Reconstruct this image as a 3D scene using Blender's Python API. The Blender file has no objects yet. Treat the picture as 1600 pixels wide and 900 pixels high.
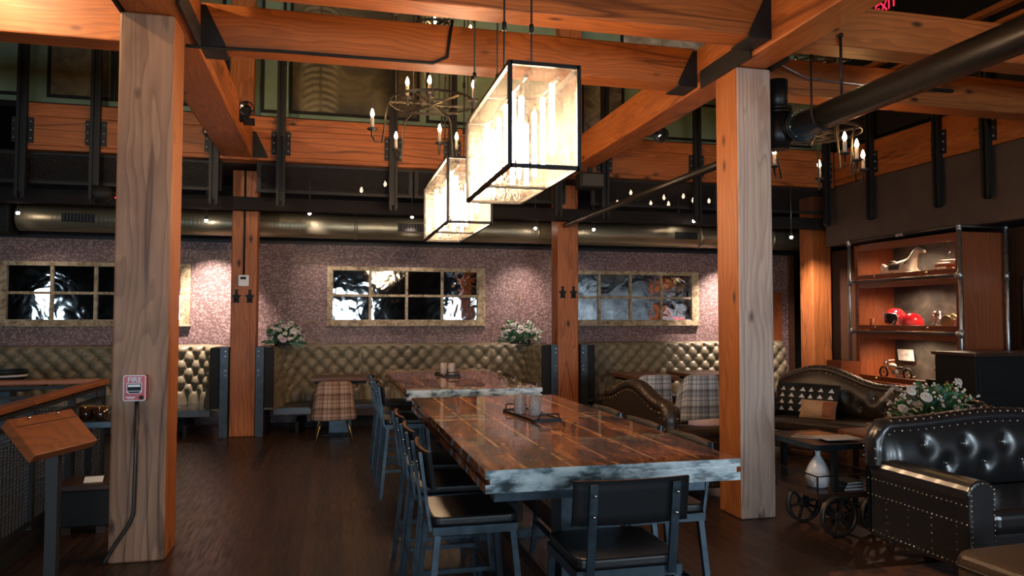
import bpy, bmesh, math, random
from mathutils import Vector, Matrix, Euler
random.seed(11)
S = bpy.context.scene
COL = S.collection
PI = math.pi

# ------------------------------------------------------------ camera, world, exposure, lights
cam = bpy.data.objects.new('camera', bpy.data.cameras.new('camera'))
COL.objects.link(cam)
cam.data.sensor_width = 36.0
cam.data.lens = 1160.0 / 1600.0 * 36.0
cam.data.clip_start = 0.05
YAW, TILT, ROLL = 0.2389, 0.0412, 0.001
fw = Vector((math.sin(YAW) * math.cos(TILT), math.cos(YAW) * math.cos(TILT), math.sin(TILT)))
rt = Vector((math.cos(YAW), -math.sin(YAW), 0))
up = rt.cross(fw)
r2 = rt * math.cos(ROLL) + up * math.sin(ROLL)
u2 = -rt * math.sin(ROLL) + up * math.cos(ROLL)
M4 = Matrix((r2, u2, -fw)).transposed().to_4x4()
M4.translation = Vector((0, 0, 1.5))
cam.matrix_world = M4
S.camera = cam
S.view_settings.view_transform = 'Standard'
S.view_settings.look = 'None'
S.view_settings.exposure = 0.0
S.view_settings.gamma = 1.0
S.view_settings.use_curve_mapping = False
try:
    S.cycles.use_denoising = True
    S.cycles.caustics_reflective = False
    S.cycles.caustics_refractive = False
    S.cycles.max_bounces = 8
    S.cycles.diffuse_bounces = 3
    S.cycles.glossy_bounces = 4
    S.cycles.transparent_max_bounces = 12
    S.cycles.sample_clamp_indirect = 4.0
    S.cycles.use_light_tree = True
except Exception:
    pass
world = bpy.data.worlds.new('world'); S.world = world; world.use_nodes = True
world.node_tree.nodes['Background'].inputs[0].default_value = (0.55, 0.65, 0.8, 1)
world.node_tree.nodes['Background'].inputs[1].default_value = 0.010

WIN_W = 82.0        # daylight through each square metre of window behind the camera
TUBE = 95.0         # lantern tube filaments
CANDLE = 140.0       # chandelier candle bulbs
WASH = 60.0         # small spots washing the papered wall
FRONT_Y = -4.6
WINDOWS = [(-9.0, 0.6), (-5.2, 1.6), (-2.2, 1.6), (0.5, 1.3), (4.8, 1.2), (6.6, 1.6)]  # those the wall mirrors never show are added, for daylight and sofa highlights


def lamp(name, kind, loc, energy, color, rot=None, parent=None, **k):
    d = bpy.data.lights.new(name, kind)
    d.energy = energy; d.color = color
    for a, v in k.items():
        setattr(d, a, v)
    o = bpy.data.objects.new(name, d); COL.objects.link(o)
    o.location = loc
    if rot is not None:
        o.rotation_euler = rot
    if parent is not None:
        o.parent = parent
    return o


def aim(o, target, origin):
    d = Vector(target) - Vector(origin)
    o.rotation_euler = d.to_track_quat('-Z', 'Y').to_euler()


for i, (wx, ww) in enumerate(WINDOWS):
    lamp('daylight', 'AREA', (wx, FRONT_Y - 0.12, 1.55), WIN_W * ww * 1.5, (0.75, 0.89, 1.0), (PI / 2, 0, 0),
         shape='RECTANGLE', size=ww, size_y=1.5)


# ------------------------------------------------------------ node helpers
def newmat(name):
    m = bpy.data.materials.new(name); m.use_nodes = True
    nt = m.node_tree
    return m, nt, nt.nodes['Principled BSDF']


class G:
    def __init__(s, nt):
        s.nt = nt

    def n(s, t, **k):
        nd = s.nt.nodes.new(t)
        for a, v in k.items():
            if a.startswith('i_'):
                key = a[2:]
                key = int(key) if key.isdigit() else key.replace('_', ' ')
                s.put(nd.inputs[key], v)
            else:
                setattr(nd, a, v)
        return nd

    def put(s, sock, v):
        if isinstance(v, bpy.types.NodeSocket):
            s.nt.links.new(v, sock)
        else:
            sock.default_value = v

    def coord(s, rand=True, kind='Object'):
        tc = s.n('ShaderNodeTexCoord')
        if not rand:
            return tc.outputs[kind]
        oi = s.n('ShaderNodeObjectInfo')
        mu = s.n('ShaderNodeVectorMath', operation='SCALE')
        mu.inputs[0].default_value = (17.3, 11.1, 23.7)
        s.put(mu.inputs['Scale'], oi.outputs['Random'])
        ad = s.n('ShaderNodeVectorMath', operation='ADD')
        s.put(ad.inputs[0], tc.outputs[kind]); s.put(ad.inputs[1], mu.outputs[0])
        return ad.outputs[0]

    def mapv(s, v, scale=(1, 1, 1), loc=(0, 0, 0), rot=(0, 0, 0)):
        m = s.n('ShaderNodeMapping')
        s.put(m.inputs['Vector'], v)
        m.inputs['Scale'].default_value = scale; m.inputs['Location'].default_value = loc
        m.inputs['Rotation'].default_value = rot
        return m.outputs[0]

    def noise(s, v, scale, detail=3, rough=0.5, dist=0.0):
        n = s.n('ShaderNodeTexNoise')
        s.put(n.inputs['Vector'], v)
        n.inputs['Scale'].default_value = scale; n.inputs['Detail'].default_value = detail
        n.inputs['Roughness'].default_value = rough; n.inputs['Distortion'].default_value = dist
        return n.outputs['Fac']

    def vor(s, v, scale, feature='F1', out='Distance', rnd=1.0):
        n = s.n('ShaderNodeTexVoronoi', feature=feature)
        s.put(n.inputs['Vector'], v); n.inputs['Scale'].default_value = scale
        n.inputs['Randomness'].default_value = rnd
        return n.outputs[out]

    def ramp(s, f, stops, interp='LINEAR'):
        r = s.n('ShaderNodeValToRGB')
        s.put(r.inputs[0], f)
        e = r.color_ramp; e.interpolation = interp
        while len(e.elements) < len(stops):
            e.elements.new(0.5)
        for el, (p, c) in zip(e.elements, stops):
            el.position = p
            el.color = tuple(c) + (1,) if len(c) == 3 else c
        return r.outputs[0]

    def mix(s, f, a, b, mode='MIX'):
        m = s.n('ShaderNodeMix', data_type='RGBA', blend_type=mode)
        s.put(m.inputs[0], f)
        for sock, v in ((m.inputs[6], a), (m.inputs[7], b)):
            s.put(sock, tuple(v) + (1,) if isinstance(v, tuple) and len(v) == 3 else v)
        return m.outputs[2]

    def math(s, op, a, b=0.0, clamp=False):
        m = s.n('ShaderNodeMath', operation=op, use_clamp=clamp)
        s.put(m.inputs[0], a); s.put(m.inputs[1], b)
        return m.outputs[0]

    def bump(s, h, strength=0.3, dist=0.01):
        b = s.n('ShaderNodeBump')
        s.put(b.inputs['Height'], h); b.inputs['Strength'].default_value = strength
        b.inputs['Distance'].default_value = dist
        return b.outputs[0]


def plain(name, col, rough=0.5, metal=0.0, spec=0.5, var=0.12, bump=0.0, scale=20, coat=0.0):
    m, nt, b = newmat(name); g = G(nt)
    v = g.coord()
    f = g.noise(v, scale, 4, 0.6)
    lo = tuple(max(0, c * (1 - var)) for c in col); hi = tuple(min(1, c * (1 + var)) for c in col)
    g.put(b.inputs['Base Color'], g.ramp(f, [(0.3, lo), (0.7, hi)]))
    g.put(b.inputs['Roughness'], g.math('ADD', g.math('MULTIPLY', f, 0.16), rough - 0.08, True))
    b.inputs['Metallic'].default_value = metal
    b.inputs['Specular IOR Level'].default_value = spec
    b.inputs['Coat Weight'].default_value = coat
    if bump:
        g.put(b.inputs['Normal'], g.bump(f, bump, 0.004))
    return m


def wood(name, axis, light, dark, rough=0.5, ring=6.5, spec=0.35, knots=True, coat=0.0, squeeze=0.06, off=(0.13, 0.21, 0.17)):
    m, nt, b = newmat(name); g = G(nt)
    v = g.coord()
    i = 'xyz'.index(axis)
    sc = [1, 1, 1]; sc[i] = squeeze
    p = g.mapv(v, tuple(sc), off)
    sq = [1, 1, 1]; sq[i] = 0.30
    wob = g.math('ADD', g.noise(p, 2.2, 3, 0.55), g.math('MULTIPLY', g.noise(g.mapv(v, tuple(sq), (3, 1, 2)), 3.2, 2, 0.5), 0.55))
    wv = g.n('ShaderNodeVectorMath', operation='SCALE')
    cmb = g.n('ShaderNodeCombineXYZ'); g.put(cmb.inputs[0], wob); g.put(cmb.inputs[1], wob); g.put(cmb.inputs[2], wob)
    g.put(wv.inputs[0], cmb.outputs[0]); wv.inputs['Scale'].default_value = 0.42
    ad = g.n('ShaderNodeVectorMath', operation='ADD'); g.put(ad.inputs[0], p); g.put(ad.inputs[1], wv.outputs[0])
    w = g.n('ShaderNodeTexWave', wave_type='RINGS', rings_direction=axis.upper(), wave_profile='SAW')
    g.put(w.inputs['Vector'], ad.outputs[0])
    w.inputs['Scale'].default_value = ring; w.inputs['Distortion'].default_value = 1.2
    w.inputs['Detail'].default_value = 2; w.inputs['Detail Scale'].default_value = 1.5
    sc2 = [1, 1, 1]; sc2[i] = 0.02
    fine = g.noise(g.mapv(v, tuple(sc2)), 140, 2, 0.6)
    big = g.noise(p, 1.4, 2, 0.5)
    mid = tuple(a * 0.6 + c * 0.4 for a, c in zip(light, dark))
    c = g.ramp(w.outputs['Fac'], [(0.0, light), (0.35, tuple(a * 0.85 + c_ * 0.15 for a, c_ in zip(light, dark))), (0.68, mid), (0.92, tuple(a * 0.45 + c_ * 0.55 for a, c_ in zip(mid, dark))), (1.0, tuple(a * 0.7 + c_ * 0.3 for a, c_ in zip(light, dark)))])
    sc3 = [1, 1, 1]; sc3[i] = 0.03
    fibre = g.noise(g.mapv(v, tuple(sc3), (5, 9, 1)), 42, 3, 0.65)
    c = g.mix(g.ramp(fibre, [(0.42, (0, 0, 0)), (0.68, (0.55,) * 3)]), c, tuple(x * 0.7 for x in mid))
    c = g.mix(g.math('MULTIPLY', fine, 0.5), c, tuple(x * 0.6 for x in mid))
    c = g.mix(g.ramp(big, [(0.35, (0, 0, 0)), (0.7, (0.45, 0.45, 0.45))]), c, tuple(x * 0.75 for x in mid))
    if knots:
        s4 = [1, 1, 1]; s4[i] = 0.05
        cr = g.noise(g.mapv(v, tuple(s4), (7, 3, 5)), 3.4, 2, 0.4)
        c = g.mix(g.ramp(cr, [(0.490, (0, 0, 0)), (0.499, (0.8,) * 3), (0.508, (0, 0, 0))]), c, tuple(x * 0.25 for x in dark))
        s5 = [1, 1, 1]; s5[i] = 0.4
        bl = g.noise(g.mapv(v, tuple(s5), (2, 8, 5)), 2.6, 4, 0.6)
        c = g.mix(g.ramp(bl, [(0.52, (0, 0, 0)), (0.72, (0.55,) * 3)]), c, tuple(x * 0.6 for x in dark))
        s3 = [1, 1, 1]; s3[i] = 0.45
        kd = g.vor(g.mapv(v, tuple(s3)), 4.2)
        kf = g.ramp(kd, [(0.05, (1, 1, 1)), (0.13, (0, 0, 0))])
        c = g.mix(kf, c, tuple(x * 0.16 for x in dark))
    g.put(b.inputs['Base Color'], c)
    g.put(b.inputs['Roughness'], g.math('ADD', g.math('MULTIPLY', fine, 0.2), rough - 0.1, True))
    b.inputs['Specular IOR Level'].default_value = spec
    b.inputs['Coat Weight'].default_value = coat
    b.inputs['Coat Roughness'].default_value = 0.1
    g.put(b.inputs['Normal'], g.bump(g.math('ADD', w.outputs['Fac'], fine), 0.12, 0.003))
    return m


FIR_L, FIR_D = (0.50, 0.150, 0.034), (0.19, 0.043, 0.010)
M = {}
M['fir_x'] = wood('fir_beam_x', 'x', FIR_L, FIR_D)
M['fir_y'] = wood('fir_beam_y', 'y', FIR_L, FIR_D)
M['fir_z'] = wood('fir_post_z', 'z', (0.50, 0.165, 0.045), (0.19, 0.050, 0.014))
M['post_z'] = wood('weathered_fir_post', 'z', (0.45, 0.185, 0.082), (0.15, 0.050, 0.022), ring=5.5)
M['oak_x'] = wood('cabinet_wood_x', 'x', (0.22, 0.065, 0.026), (0.10, 0.026, 0.012), 0.35, knots=False)
M['oak_y'] = wood('cabinet_wood_y', 'y', (0.24, 0.065, 0.024), (0.11, 0.026, 0.011), 0.32, knots=False)
M['oak_z'] = wood('cabinet_wood_z', 'z', (0.33, 0.095, 0.034), (0.15, 0.038, 0.014), 0.38, knots=False)
M['rail_x'] = wood('rail_wood_x', 'x', (0.34, 0.11, 0.035), (0.15, 0.045, 0.015), 0.4, knots=False)
M['rail_y'] = wood('rail_wood_y', 'y', (0.32, 0.088, 0.026), (0.13, 0.032, 0.010), 0.4, knots=False)
M['ply'] = wood('warm_plywood', 'y', (0.15, 0.062, 0.028), (0.08, 0.03, 0.013), 0.75, spec=0.08, knots=False)
M['brown_x'] = wood('brown_table_wood', 'x', (0.20, 0.085, 0.045), (0.10, 0.04, 0.02), 0.3, knots=False)
M['dark_x'] = wood('dark_table_wood', 'x', (0.07, 0.036, 0.022), (0.03, 0.014, 0.01), 0.35, knots=False)
M['dark_z'] = wood('dark_panel_wood', 'z', (0.10, 0.045, 0.022), (0.045, 0.018, 0.01), 0.45, knots=False)
M['steel'] = plain('blackened_steel', (0.012, 0.012, 0.0125), 0.5, 0.1, spec=0.3, scale=30)
M['bluesteel'] = plain('blue_grey_steel', (0.055, 0.078, 0.098), 0.33, 0.8, scale=14, var=0.3)
M['strip'] = plain('grey_steel_strip', (0.040, 0.050, 0.060), 0.4, 0.7, scale=14, var=0.3)
M['boardblack'] = plain('black_laminate_board', (0.009, 0.009, 0.010), 0.65, spec=0.2, scale=30)
M['iron'] = plain('dark_iron', (0.06, 0.052, 0.046), 0.45, 0.7, scale=40, bump=0.1)
M['pipeblack'] = plain('black_iron_pipe', (0.016, 0.014, 0.012), 0.36, 0.3, scale=60, bump=0.15)
M['galv'] = plain('galvanized_pipe', (0.42, 0.44, 0.46), 0.35, 0.9, scale=25, var=0.25)
M['brass'] = plain('aged_brass', (0.35, 0.24, 0.11), 0.35, 0.9, scale=30)
M['stud'] = plain('brass_nailhead', (0.62, 0.56, 0.46), 0.22, 1.0, scale=30)
M['vinyl'] = plain('black_vinyl', (0.008, 0.008, 0.009), 0.40, spec=0.5, scale=60, bump=0.1)
M['leather'] = plain('black_leather', (0.014, 0.014, 0.015), 0.30, spec=0.9, scale=6, coat=0.2)
M['brownleather'] = plain('dark_brown_leather', (0.030, 0.019, 0.013), 0.38, spec=0.5, scale=6)
M['black'] = plain('matt_black_paint', (0.008, 0.008, 0.008), 0.6, spec=0.25, scale=10)
M['chrome'] = plain('polished_metal', (0.75, 0.74, 0.72), 0.12, 1.0, scale=10)
M['white'] = plain('white_ceramic', (0.68, 0.70, 0.74), 0.18, spec=0.5, scale=8, var=0.05)
M['cream'] = plain('worn_cream_paint', (0.62, 0.53, 0.42), 0.45, scale=14, var=0.25)
M['whiteplastic'] = plain('white_plastic', (0.65, 0.66, 0.68), 0.4, var=0.03)
M['paper'] = plain('magazine_paper', (0.62, 0.62, 0.62), 0.35, scale=9, var=0.25)
M['paperbrown'] = plain('printed_cover', (0.30, 0.17, 0.09), 0.3, scale=22, var=0.8)
M['red'] = plain('glossy_red_paint', (0.45, 0.012, 0.02), 0.12, scale=90, var=0.25, coat=1.0)
M['firered'] = plain('fire_alarm_red', (0.42, 0.012, 0.03), 0.3)
M['pink'] = plain('pale_pink_cloth', (0.62, 0.42, 0.40), 0.8, scale=40)
M['tan'] = plain('tan_leather', (0.48, 0.30, 0.18), 0.5, scale=30)
M['rust'] = plain('rust_leather', (0.28, 0.085, 0.03), 0.5, scale=30)
M['petal'] = plain('white_petals', (0.74, 0.70, 0.66), 0.6, scale=40, var=0.1)
M['lilac'] = plain('lilac_petals', (0.55, 0.42, 0.50), 0.6, scale=40, var=0.12)
M['leaf'] = plain('green_leaves', (0.055, 0.17, 0.06), 0.42, scale=30, var=0.5)
M['eucalyptus'] = plain('blue_green_leaves', (0.09, 0.20, 0.15), 0.5, scale=30, var=0.4)
M['pampas'] = plain('dried_pampas', (0.48, 0.35, 0.27), 0.8, scale=60, var=0.3)
M['darkglass'] = plain('dark_amber_glass', (0.03, 0.012, 0.006), 0.08, spec=0.8, var=0.4)
M['green'] = plain('green_wall_paint', (0.17, 0.25, 0.165), 0.45, scale=3, var=0.15)
M['plaster'] = plain('dark_brown_plaster', (0.060, 0.040, 0.032), 0.7, scale=4, var=0.2, bump=0.1)
M['soffit'] = plain('dark_soffit_paint', (0.014, 0.012, 0.012), 0.75, spec=0.15, scale=5)
M['ottoman'] = plain('brown_woven_hide', (0.10, 0.055, 0.028), 0.42, scale=120, var=0.35, bump=0.3)
M['brushed'] = None


def emit(name, col, strength):
    m = bpy.data.materials.new(name); m.use_nodes = True
    nt = m.node_tree; nt.nodes.clear(); g = G(nt)
    e = g.n('ShaderNodeEmission'); e.inputs[0].default_value = tuple(col) + (1,); e.inputs[1].default_value = strength
    o = g.n('ShaderNodeOutputMaterial'); nt.links.new(e.outputs[0], o.inputs[0])
    return m


M['tube'] = emit('lantern_filament_glow', (1.0, 0.68, 0.42), TUBE)
M['candle'] = emit('candle_bulb_glow', (1.0, 0.54, 0.20), CANDLE)
M['bulb'] = emit('small_bulb_glow', (1.0, 0.78, 0.64), 60)
M['bulbdim'] = emit('dim_bulb_glow', (1.0, 0.72, 0.45), 3)
M['exitglow'] = emit('red_exit_glow', (1.0, 0.02, 0.06), 2.2)
M['ledglow'] = emit('cabinet_downlight_glow', (1.0, 0.85, 0.7), 12)


def mat_duct():
    m, nt, b = newmat('olive_spiral_duct'); g = G(nt)
    v = g.coord(False)
    w = g.n('ShaderNodeTexWave', bands_direction='X'); g.put(w.inputs['Vector'], v)
    w.inputs['Scale'].default_value = 6; w.inputs['Distortion'].default_value = 0.2
    f = g.noise(g.mapv(v, (1, 14, 14)), 2, 3)
    g.put(b.inputs['Base Color'], g.ramp(f, [(0.3, (0.27, 0.24, 0.155)), (0.7, (0.42, 0.38, 0.27))]))
    b.inputs['Metallic'].default_value = 0.8; b.inputs['Roughness'].default_value = 0.42
    g.put(b.inputs['Normal'], g.bump(w.outputs['Fac'], 0.25, 0.004))
    return m


M['duct'] = mat_duct()


def mat_floor():
    m, nt, b = newmat('dark_plank_floor'); g = G(nt)
    v = g.coord(False)
    p = g.mapv(v, (1, 1, 1), (0, 0, 0), (0, 0, PI / 2))
    br = g.n('ShaderNodeTexBrick'); g.put(br.inputs['Vector'], p)
    br.inputs['Color1'].default_value = (0.060, 0.029, 0.019, 1); br.inputs['Color2'].default_value = (0.020, 0.010, 0.008, 1)
    br.inputs['Mortar'].default_value = (0.004, 0.003, 0.002, 1)
    br.inputs['Scale'].default_value = 1; br.inputs['Brick Width'].default_value = 1.3; br.inputs['Row Height'].default_value = 0.085
    br.inputs['Mortar Size'].default_value = 0.005; br.offset = 0.37
    f = g.noise(g.mapv(v, (12, 1, 1)), 4, 4)
    c = g.mix(g.math('MULTIPLY', f, 0.45), br.outputs['Color'], (0.022, 0.012, 0.009))
    g.put(b.inputs['Base Color'], c)
    g.put(b.inputs['Roughness'], g.ramp(f, [(0.3, (0.28,) * 3), (0.75, (0.5,) * 3)]))
    g.put(b.inputs['Normal'], g.bump(br.outputs['Fac'], -0.3, 0.003))
    return m


M['floor'] = mat_floor()


def mat_paper():
    m, nt, b = newmat('leafy_mauve_wallpaper'); g = G(nt)
    v = g.mapv(g.coord(False), (1, 0.001, 1))
    n1 = g.noise(v, 7, 2)
    wob = g.n('ShaderNodeCombineXYZ'); g.put(wob.inputs[0], n1); g.put(wob.inputs[2], g.noise(g.mapv(v, loc=(5, 0, 3)), 7, 2))
    sc = g.n('ShaderNodeVectorMath', operation='SCALE'); g.put(sc.inputs[0], wob.outputs[0]); sc.inputs['Scale'].default_value = 0.12
    ad = g.n('ShaderNodeVectorMath', operation='ADD'); g.put(ad.inputs[0], v); g.put(ad.inputs[1], sc.outputs[0])
    # two crossed families of little leaves
    a = g.vor(g.mapv(ad.outputs[0], (19, 1, 46), rot=(0, 0.7, 0)), 1.0)
    c = g.vor(g.mapv(ad.outputs[0], (19, 1, 46), loc=(3, 0, 1), rot=(0, -0.75, 0)), 1.0)
    e_ = g.vor(g.mapv(ad.outputs[0], (34, 1, 15), loc=(9, 0, 4), rot=(0, 0.15, 0)), 1.0)
    leaf = g.math('MINIMUM', g.math('MINIMUM', a, c), g.math('ADD', e_, 0.06))
    mask = g.ramp(leaf, [(0.26, (1, 1, 1)), (0.36, (0, 0, 0))])
    tone = g.noise(v, 1.6, 3)
    ground = g.ramp(tone, [(0.3, (0.105, 0.060, 0.058)), (0.7, (0.14, 0.082, 0.078))])
    col = g.mix(g.math('MULTIPLY', mask, 0.62), ground, (0.40, 0.28, 0.265))
    g.put(b.inputs['Base Color'], col); b.inputs['Roughness'].default_value = 0.55
    return m


M['paperwall'] = mat_paper()


def mat_mirror():
    m, nt, b = newmat('antique_wavy_mirror'); g = G(nt)
    v = g.coord()
    f = g.noise(v, 3.4, 2, 0.5, 0.6); f2 = g.noise(v, 14, 2)
    spots = g.noise(v, 9, 5, 0.7)
    g.put(b.inputs['Base Color'], g.ramp(spots, [(0.35, (0.20, 0.22, 0.235)), (0.62, (0.52, 0.56, 0.58))]))
    b.inputs['Metallic'].default_value = 1.0; b.inputs['Roughness'].default_value = 0.04
    g.put(b.inputs['Normal'], g.bump(g.math('ADD', f, g.math('MULTIPLY', f2, 0.03)), 0.35, 0.014))
    return m


M['mirror'] = mat_mirror()


def mat_worn():
    m, nt, b = newmat('distressed_gold_frame_wood'); g = G(nt)
    v = g.coord()
    f = g.noise(v, 11, 6, 0.7); k = g.noise(g.mapv(v, loc=(4, 4, 4)), 26, 5, 0.7)
    c = g.ramp(f, [(0.32, (0.10, 0.07, 0.04)), (0.46, (0.30, 0.22, 0.12)), (0.6, (0.46, 0.38, 0.25)), (0.75, (0.30, 0.28, 0.22))])
    c = g.mix(g.ramp(k, [(0.56, (0, 0, 0)), (0.64, (1, 1, 1))]), c, (0.09, 0.05, 0.03))
    g.put(b.inputs['Base Color'], c); b.inputs['Roughness'].default_value = 0.6
    g.put(b.inputs['Normal'], g.bump(f, 0.3, 0.005))
    return m


M['worn'] = mat_worn()


def mat_tabletop():
    m, nt, b = newmat('resin_coated_reclaimed_planks'); g = G(nt)
    v = g.coord(False)
    p = g.mapv(v, (1, 1, 1), (0.09, 0, 0), (0, 0, PI / 2))
    br = g.n('ShaderNodeTexBrick'); g.put(br.inputs['Vector'], p)
    br.inputs['Color1'].default_value = (1, 1, 1, 1); br.inputs['Color2'].default_value = (0.45, 0.45, 0.45, 1)
    br.inputs['Mortar'].default_value = (0, 0, 0, 1); br.inputs['Scale'].default_value = 1
    br.inputs['Brick Width'].default_value = 9; br.inputs['Row Height'].default_value = 0.19
    br.inputs['Mortar Size'].default_value = 0.0065; br.offset = 0
    rv = g.coord()
    st = g.noise(g.mapv(rv, (7, 1.3, 1)), 2.2, 6, 0.72, 0.6)
    fine = g.noise(g.mapv(rv, (60, 2.5, 1)), 1.5, 4, 0.6)
    blot = g.noise(g.mapv(rv, (3.4, 1.5, 1)), 2.0, 6, 0.7)
    c = g.ramp(st, [(0.36, (0.012, 0.007, 0.005)), (0.43, (0.08, 0.024, 0.009)), (0.50, (0.26, 0.072, 0.018)), (0.58, (0.52, 0.17, 0.045)), (0.70, (0.68, 0.33, 0.13))])
    c = g.mix(g.ramp(blot, [(0.48, (0, 0, 0)), (0.60, (0.85, 0.85, 0.85))]), c, (0.022, 0.011, 0.008))
    c = g.mix(g.ramp(fine, [(0.52, (0, 0, 0)), (0.72, (0.6, 0.6, 0.6))]), c, (0.02, 0.01, 0.007))
    c = g.mix(0.5, c, br.outputs['Color'], 'MULTIPLY')
    seam = g.ramp(g.noise(g.mapv(rv, (2, 7, 1)), 1.3, 3), [(0.36, (0, 0, 0)), (0.5, (0.95, 0.95, 0.95))])
    c = g.mix(g.math('MULTIPLY', br.outputs['Fac'], seam), c, (0.75, 0.40, 0.15))
    g.put(b.inputs['Base Color'], c)
    b.inputs['Roughness'].default_value = 0.65; b.inputs['Specular IOR Level'].default_value = 0.15
    b.inputs['Coat Weight'].default_value = 1.0; b.inputs['Coat Roughness'].default_value = 0.012
    cn = g.bump(g.noise(v, 4, 2), 0.05, 0.02)
    g.put(b.inputs['Coat Normal'], cn)
    return m


M['tabletop'] = mat_tabletop()


def mat_end_reflection():  # pale patches paint the windows' reflection onto the glossy table ends
    m, nt, b = newmat('resin_edge_painted_reflection'); g = G(nt)
    v = g.coord()
    f = g.noise(g.mapv(v, (3.2, 3.2, 8)), 1.8, 5, 0.65)
    c = g.ramp(f, [(0.38, (0.035, 0.045, 0.05)), (0.46, (0.16, 0.21, 0.23)), (0.54, (0.48, 0.56, 0.58)), (0.7, (0.75, 0.79, 0.76))])
    g.put(b.inputs['Base Color'], c); b.inputs['Roughness'].default_value = 0.22
    b.inputs['Coat Weight'].default_value = 1.0; b.inputs['Coat Roughness'].default_value = 0.1
    g.put(b.inputs['Normal'], g.bump(f, 0.35, 0.02))
    return m


M['end_reflection'] = mat_end_reflection()


def mat_glass():
    m = bpy.data.materials.new('seeded_lantern_glass'); m.use_nodes = True
    nt = m.node_tree; nt.nodes.clear(); g = G(nt)
    v = g.coord()
    seeds = g.vor(g.mapv(v, (1, 1, 0.55)), 55)
    streak = g.noise(g.mapv(v, (1, 1, 0.18)), 30, 4, 0.65)
    h = g.math('ADD', g.math('MULTIPLY', streak, 0.8), seeds)
    nrm = g.bump(h, 0.5, 0.01)
    tr = g.n('ShaderNodeBsdfTransparent'); tr.inputs[0].default_value = (0.97, 0.93, 0.88, 1)
    gl = g.n('ShaderNodeBsdfGlossy'); gl.inputs['Roughness'].default_value = 0.12; g.put(gl.inputs['Normal'], nrm)
    gl.inputs[0].default_value = (1, 0.94, 0.86, 1)
    tl = g.n('ShaderNodeBsdfTranslucent'); tl.inputs[0].default_value = (0.95, 0.86, 0.76, 1); g.put(tl.inputs['Normal'], nrm)
    m1 = g.n('ShaderNodeMixShader'); m1.inputs[0].default_value = 0.45
    nt.links.new(tl.outputs[0], m1.inputs[1]); nt.links.new(gl.outputs[0], m1.inputs[2])
    fac = g.ramp(h, [(0.35, (0.22,) * 3), (0.6, (0.055,) * 3), (0.95, (0.14,) * 3)])
    m2 = g.n('ShaderNodeMixShader'); g.put(m2.inputs[0], fac)
    nt.links.new(tr.outputs[0], m2.inputs[1]); nt.links.new(m1.outputs[0], m2.inputs[2])
    o = g.n('ShaderNodeOutputMaterial'); nt.links.new(m2.outputs[0], o.inputs[0])
    return m


M['glass'] = mat_glass()


def mat_clear(name, tint, fac=0.12, rough=0.03):
    m = bpy.data.materials.new(name); m.use_nodes = True
    nt = m.node_tree; nt.nodes.clear(); g = G(nt)
    tr = g.n('ShaderNodeBsdfTransparent'); tr.inputs[0].default_value = tuple(tint) + (1,)
    gl = g.n('ShaderNodeBsdfGlossy'); gl.inputs['Roughness'].default_value = rough
    fr = g.n('ShaderNodeLayerWeight'); fr.inputs[0].default_value = 0.5
    ff = g.math('ADD', g.math('MULTIPLY', g.math('POWER', fr.outputs['Facing'], 4.0), 0.6), fac, True)
    mx = g.n('ShaderNodeMixShader'); g.put(mx.inputs[0], ff)
    nt.links.new(tr.outputs[0], mx.inputs[1]); nt.links.new(gl.outputs[0], mx.inputs[2])
    o = g.n('ShaderNodeOutputMaterial'); nt.links.new(mx.outputs[0], o.inputs[0])
    return m


M['cabglass'] = mat_clear('cabinet_door_glass', (0.97, 0.97, 0.97), 0.008)
M['winglass'] = mat_clear('window_glass', (0.98, 0.99, 1.0), 0.05)


def mat_cutglass():
    m, nt, b = newmat('cut_glass_tumbler'); g = G(nt)
    v = g.coord()
    b.inputs['Base Color'].default_value = (0.82, 0.68, 0.64, 1)
    b.inputs['Roughness'].default_value = 0.22; b.inputs['Transmission Weight'].default_value = 0.6
    f = g.vor(g.mapv(v, (1, 1, 1), rot=(0.4, 0.4, 0.7)), 90)
    g.put(b.inputs['Normal'], g.bump(f, 0.8, 0.006))
    return m


M['cutglass'] = mat_cutglass()


def mat_tuft(name, lo, hi):
    m, nt, b = newmat(name); g = G(nt)
    v = g.coord()
    f = g.noise(v, 5, 4); k = g.noise(v, 70, 3)
    g.put(b.inputs['Base Color'], g.ramp(f, [(0.3, lo), (0.7, hi)]))
    b.inputs['Roughness'].default_value = 0.42; b.inputs['Specular IOR Level'].default_value = 0.45
    g.put(b.inputs['Normal'], g.bump(k, 0.08, 0.003))
    return m


M['tuft'] = mat_tuft('olive_tufted_leather', (0.150, 0.120, 0.072), (0.20, 0.165, 0.105))


def mat_plaid(name, base, mid, dark, lightc):
    m, nt, b = newmat(name); g = G(nt)
    uv = g.coord(False, 'UV')
    sep = g.n('ShaderNodeSeparateXYZ'); g.put(sep.inputs[0], uv)

    def bands(s, per, stops):
        fr = g.math('FRACT', g.math('MULTIPLY', s, 1.0 / per))
        return g.ramp(fr, stops, 'CONSTANT')
    st = [(0.0, (0.1,) * 3), (0.22, (0.9,) * 3), (0.27, (0.1,) * 3), (0.45, (0.55,) * 3), (0.62, (0.15,) * 3), (0.66, (0.55,) * 3), (0.8, (0.95,) * 3), (0.9, (0.3,) * 3)]
    u = bands(sep.outputs[0], 0.17, st); w = bands(sep.outputs[1], 0.17, st)
    s = g.math('MULTIPLY', g.math('ADD', u, w), 0.5)
    c = g.ramp(s, [(0.1, lightc), (0.32, base), (0.6, mid), (0.95, dark)])
    weave = g.noise(g.coord(), 180, 2)
    c = g.mix(g.math('MULTIPLY', weave, 0.35), c, tuple(x * 0.5 for x in mid))
    g.put(b.inputs['Base Color'], c); b.inputs['Roughness'].default_value = 0.85
    return m


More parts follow.
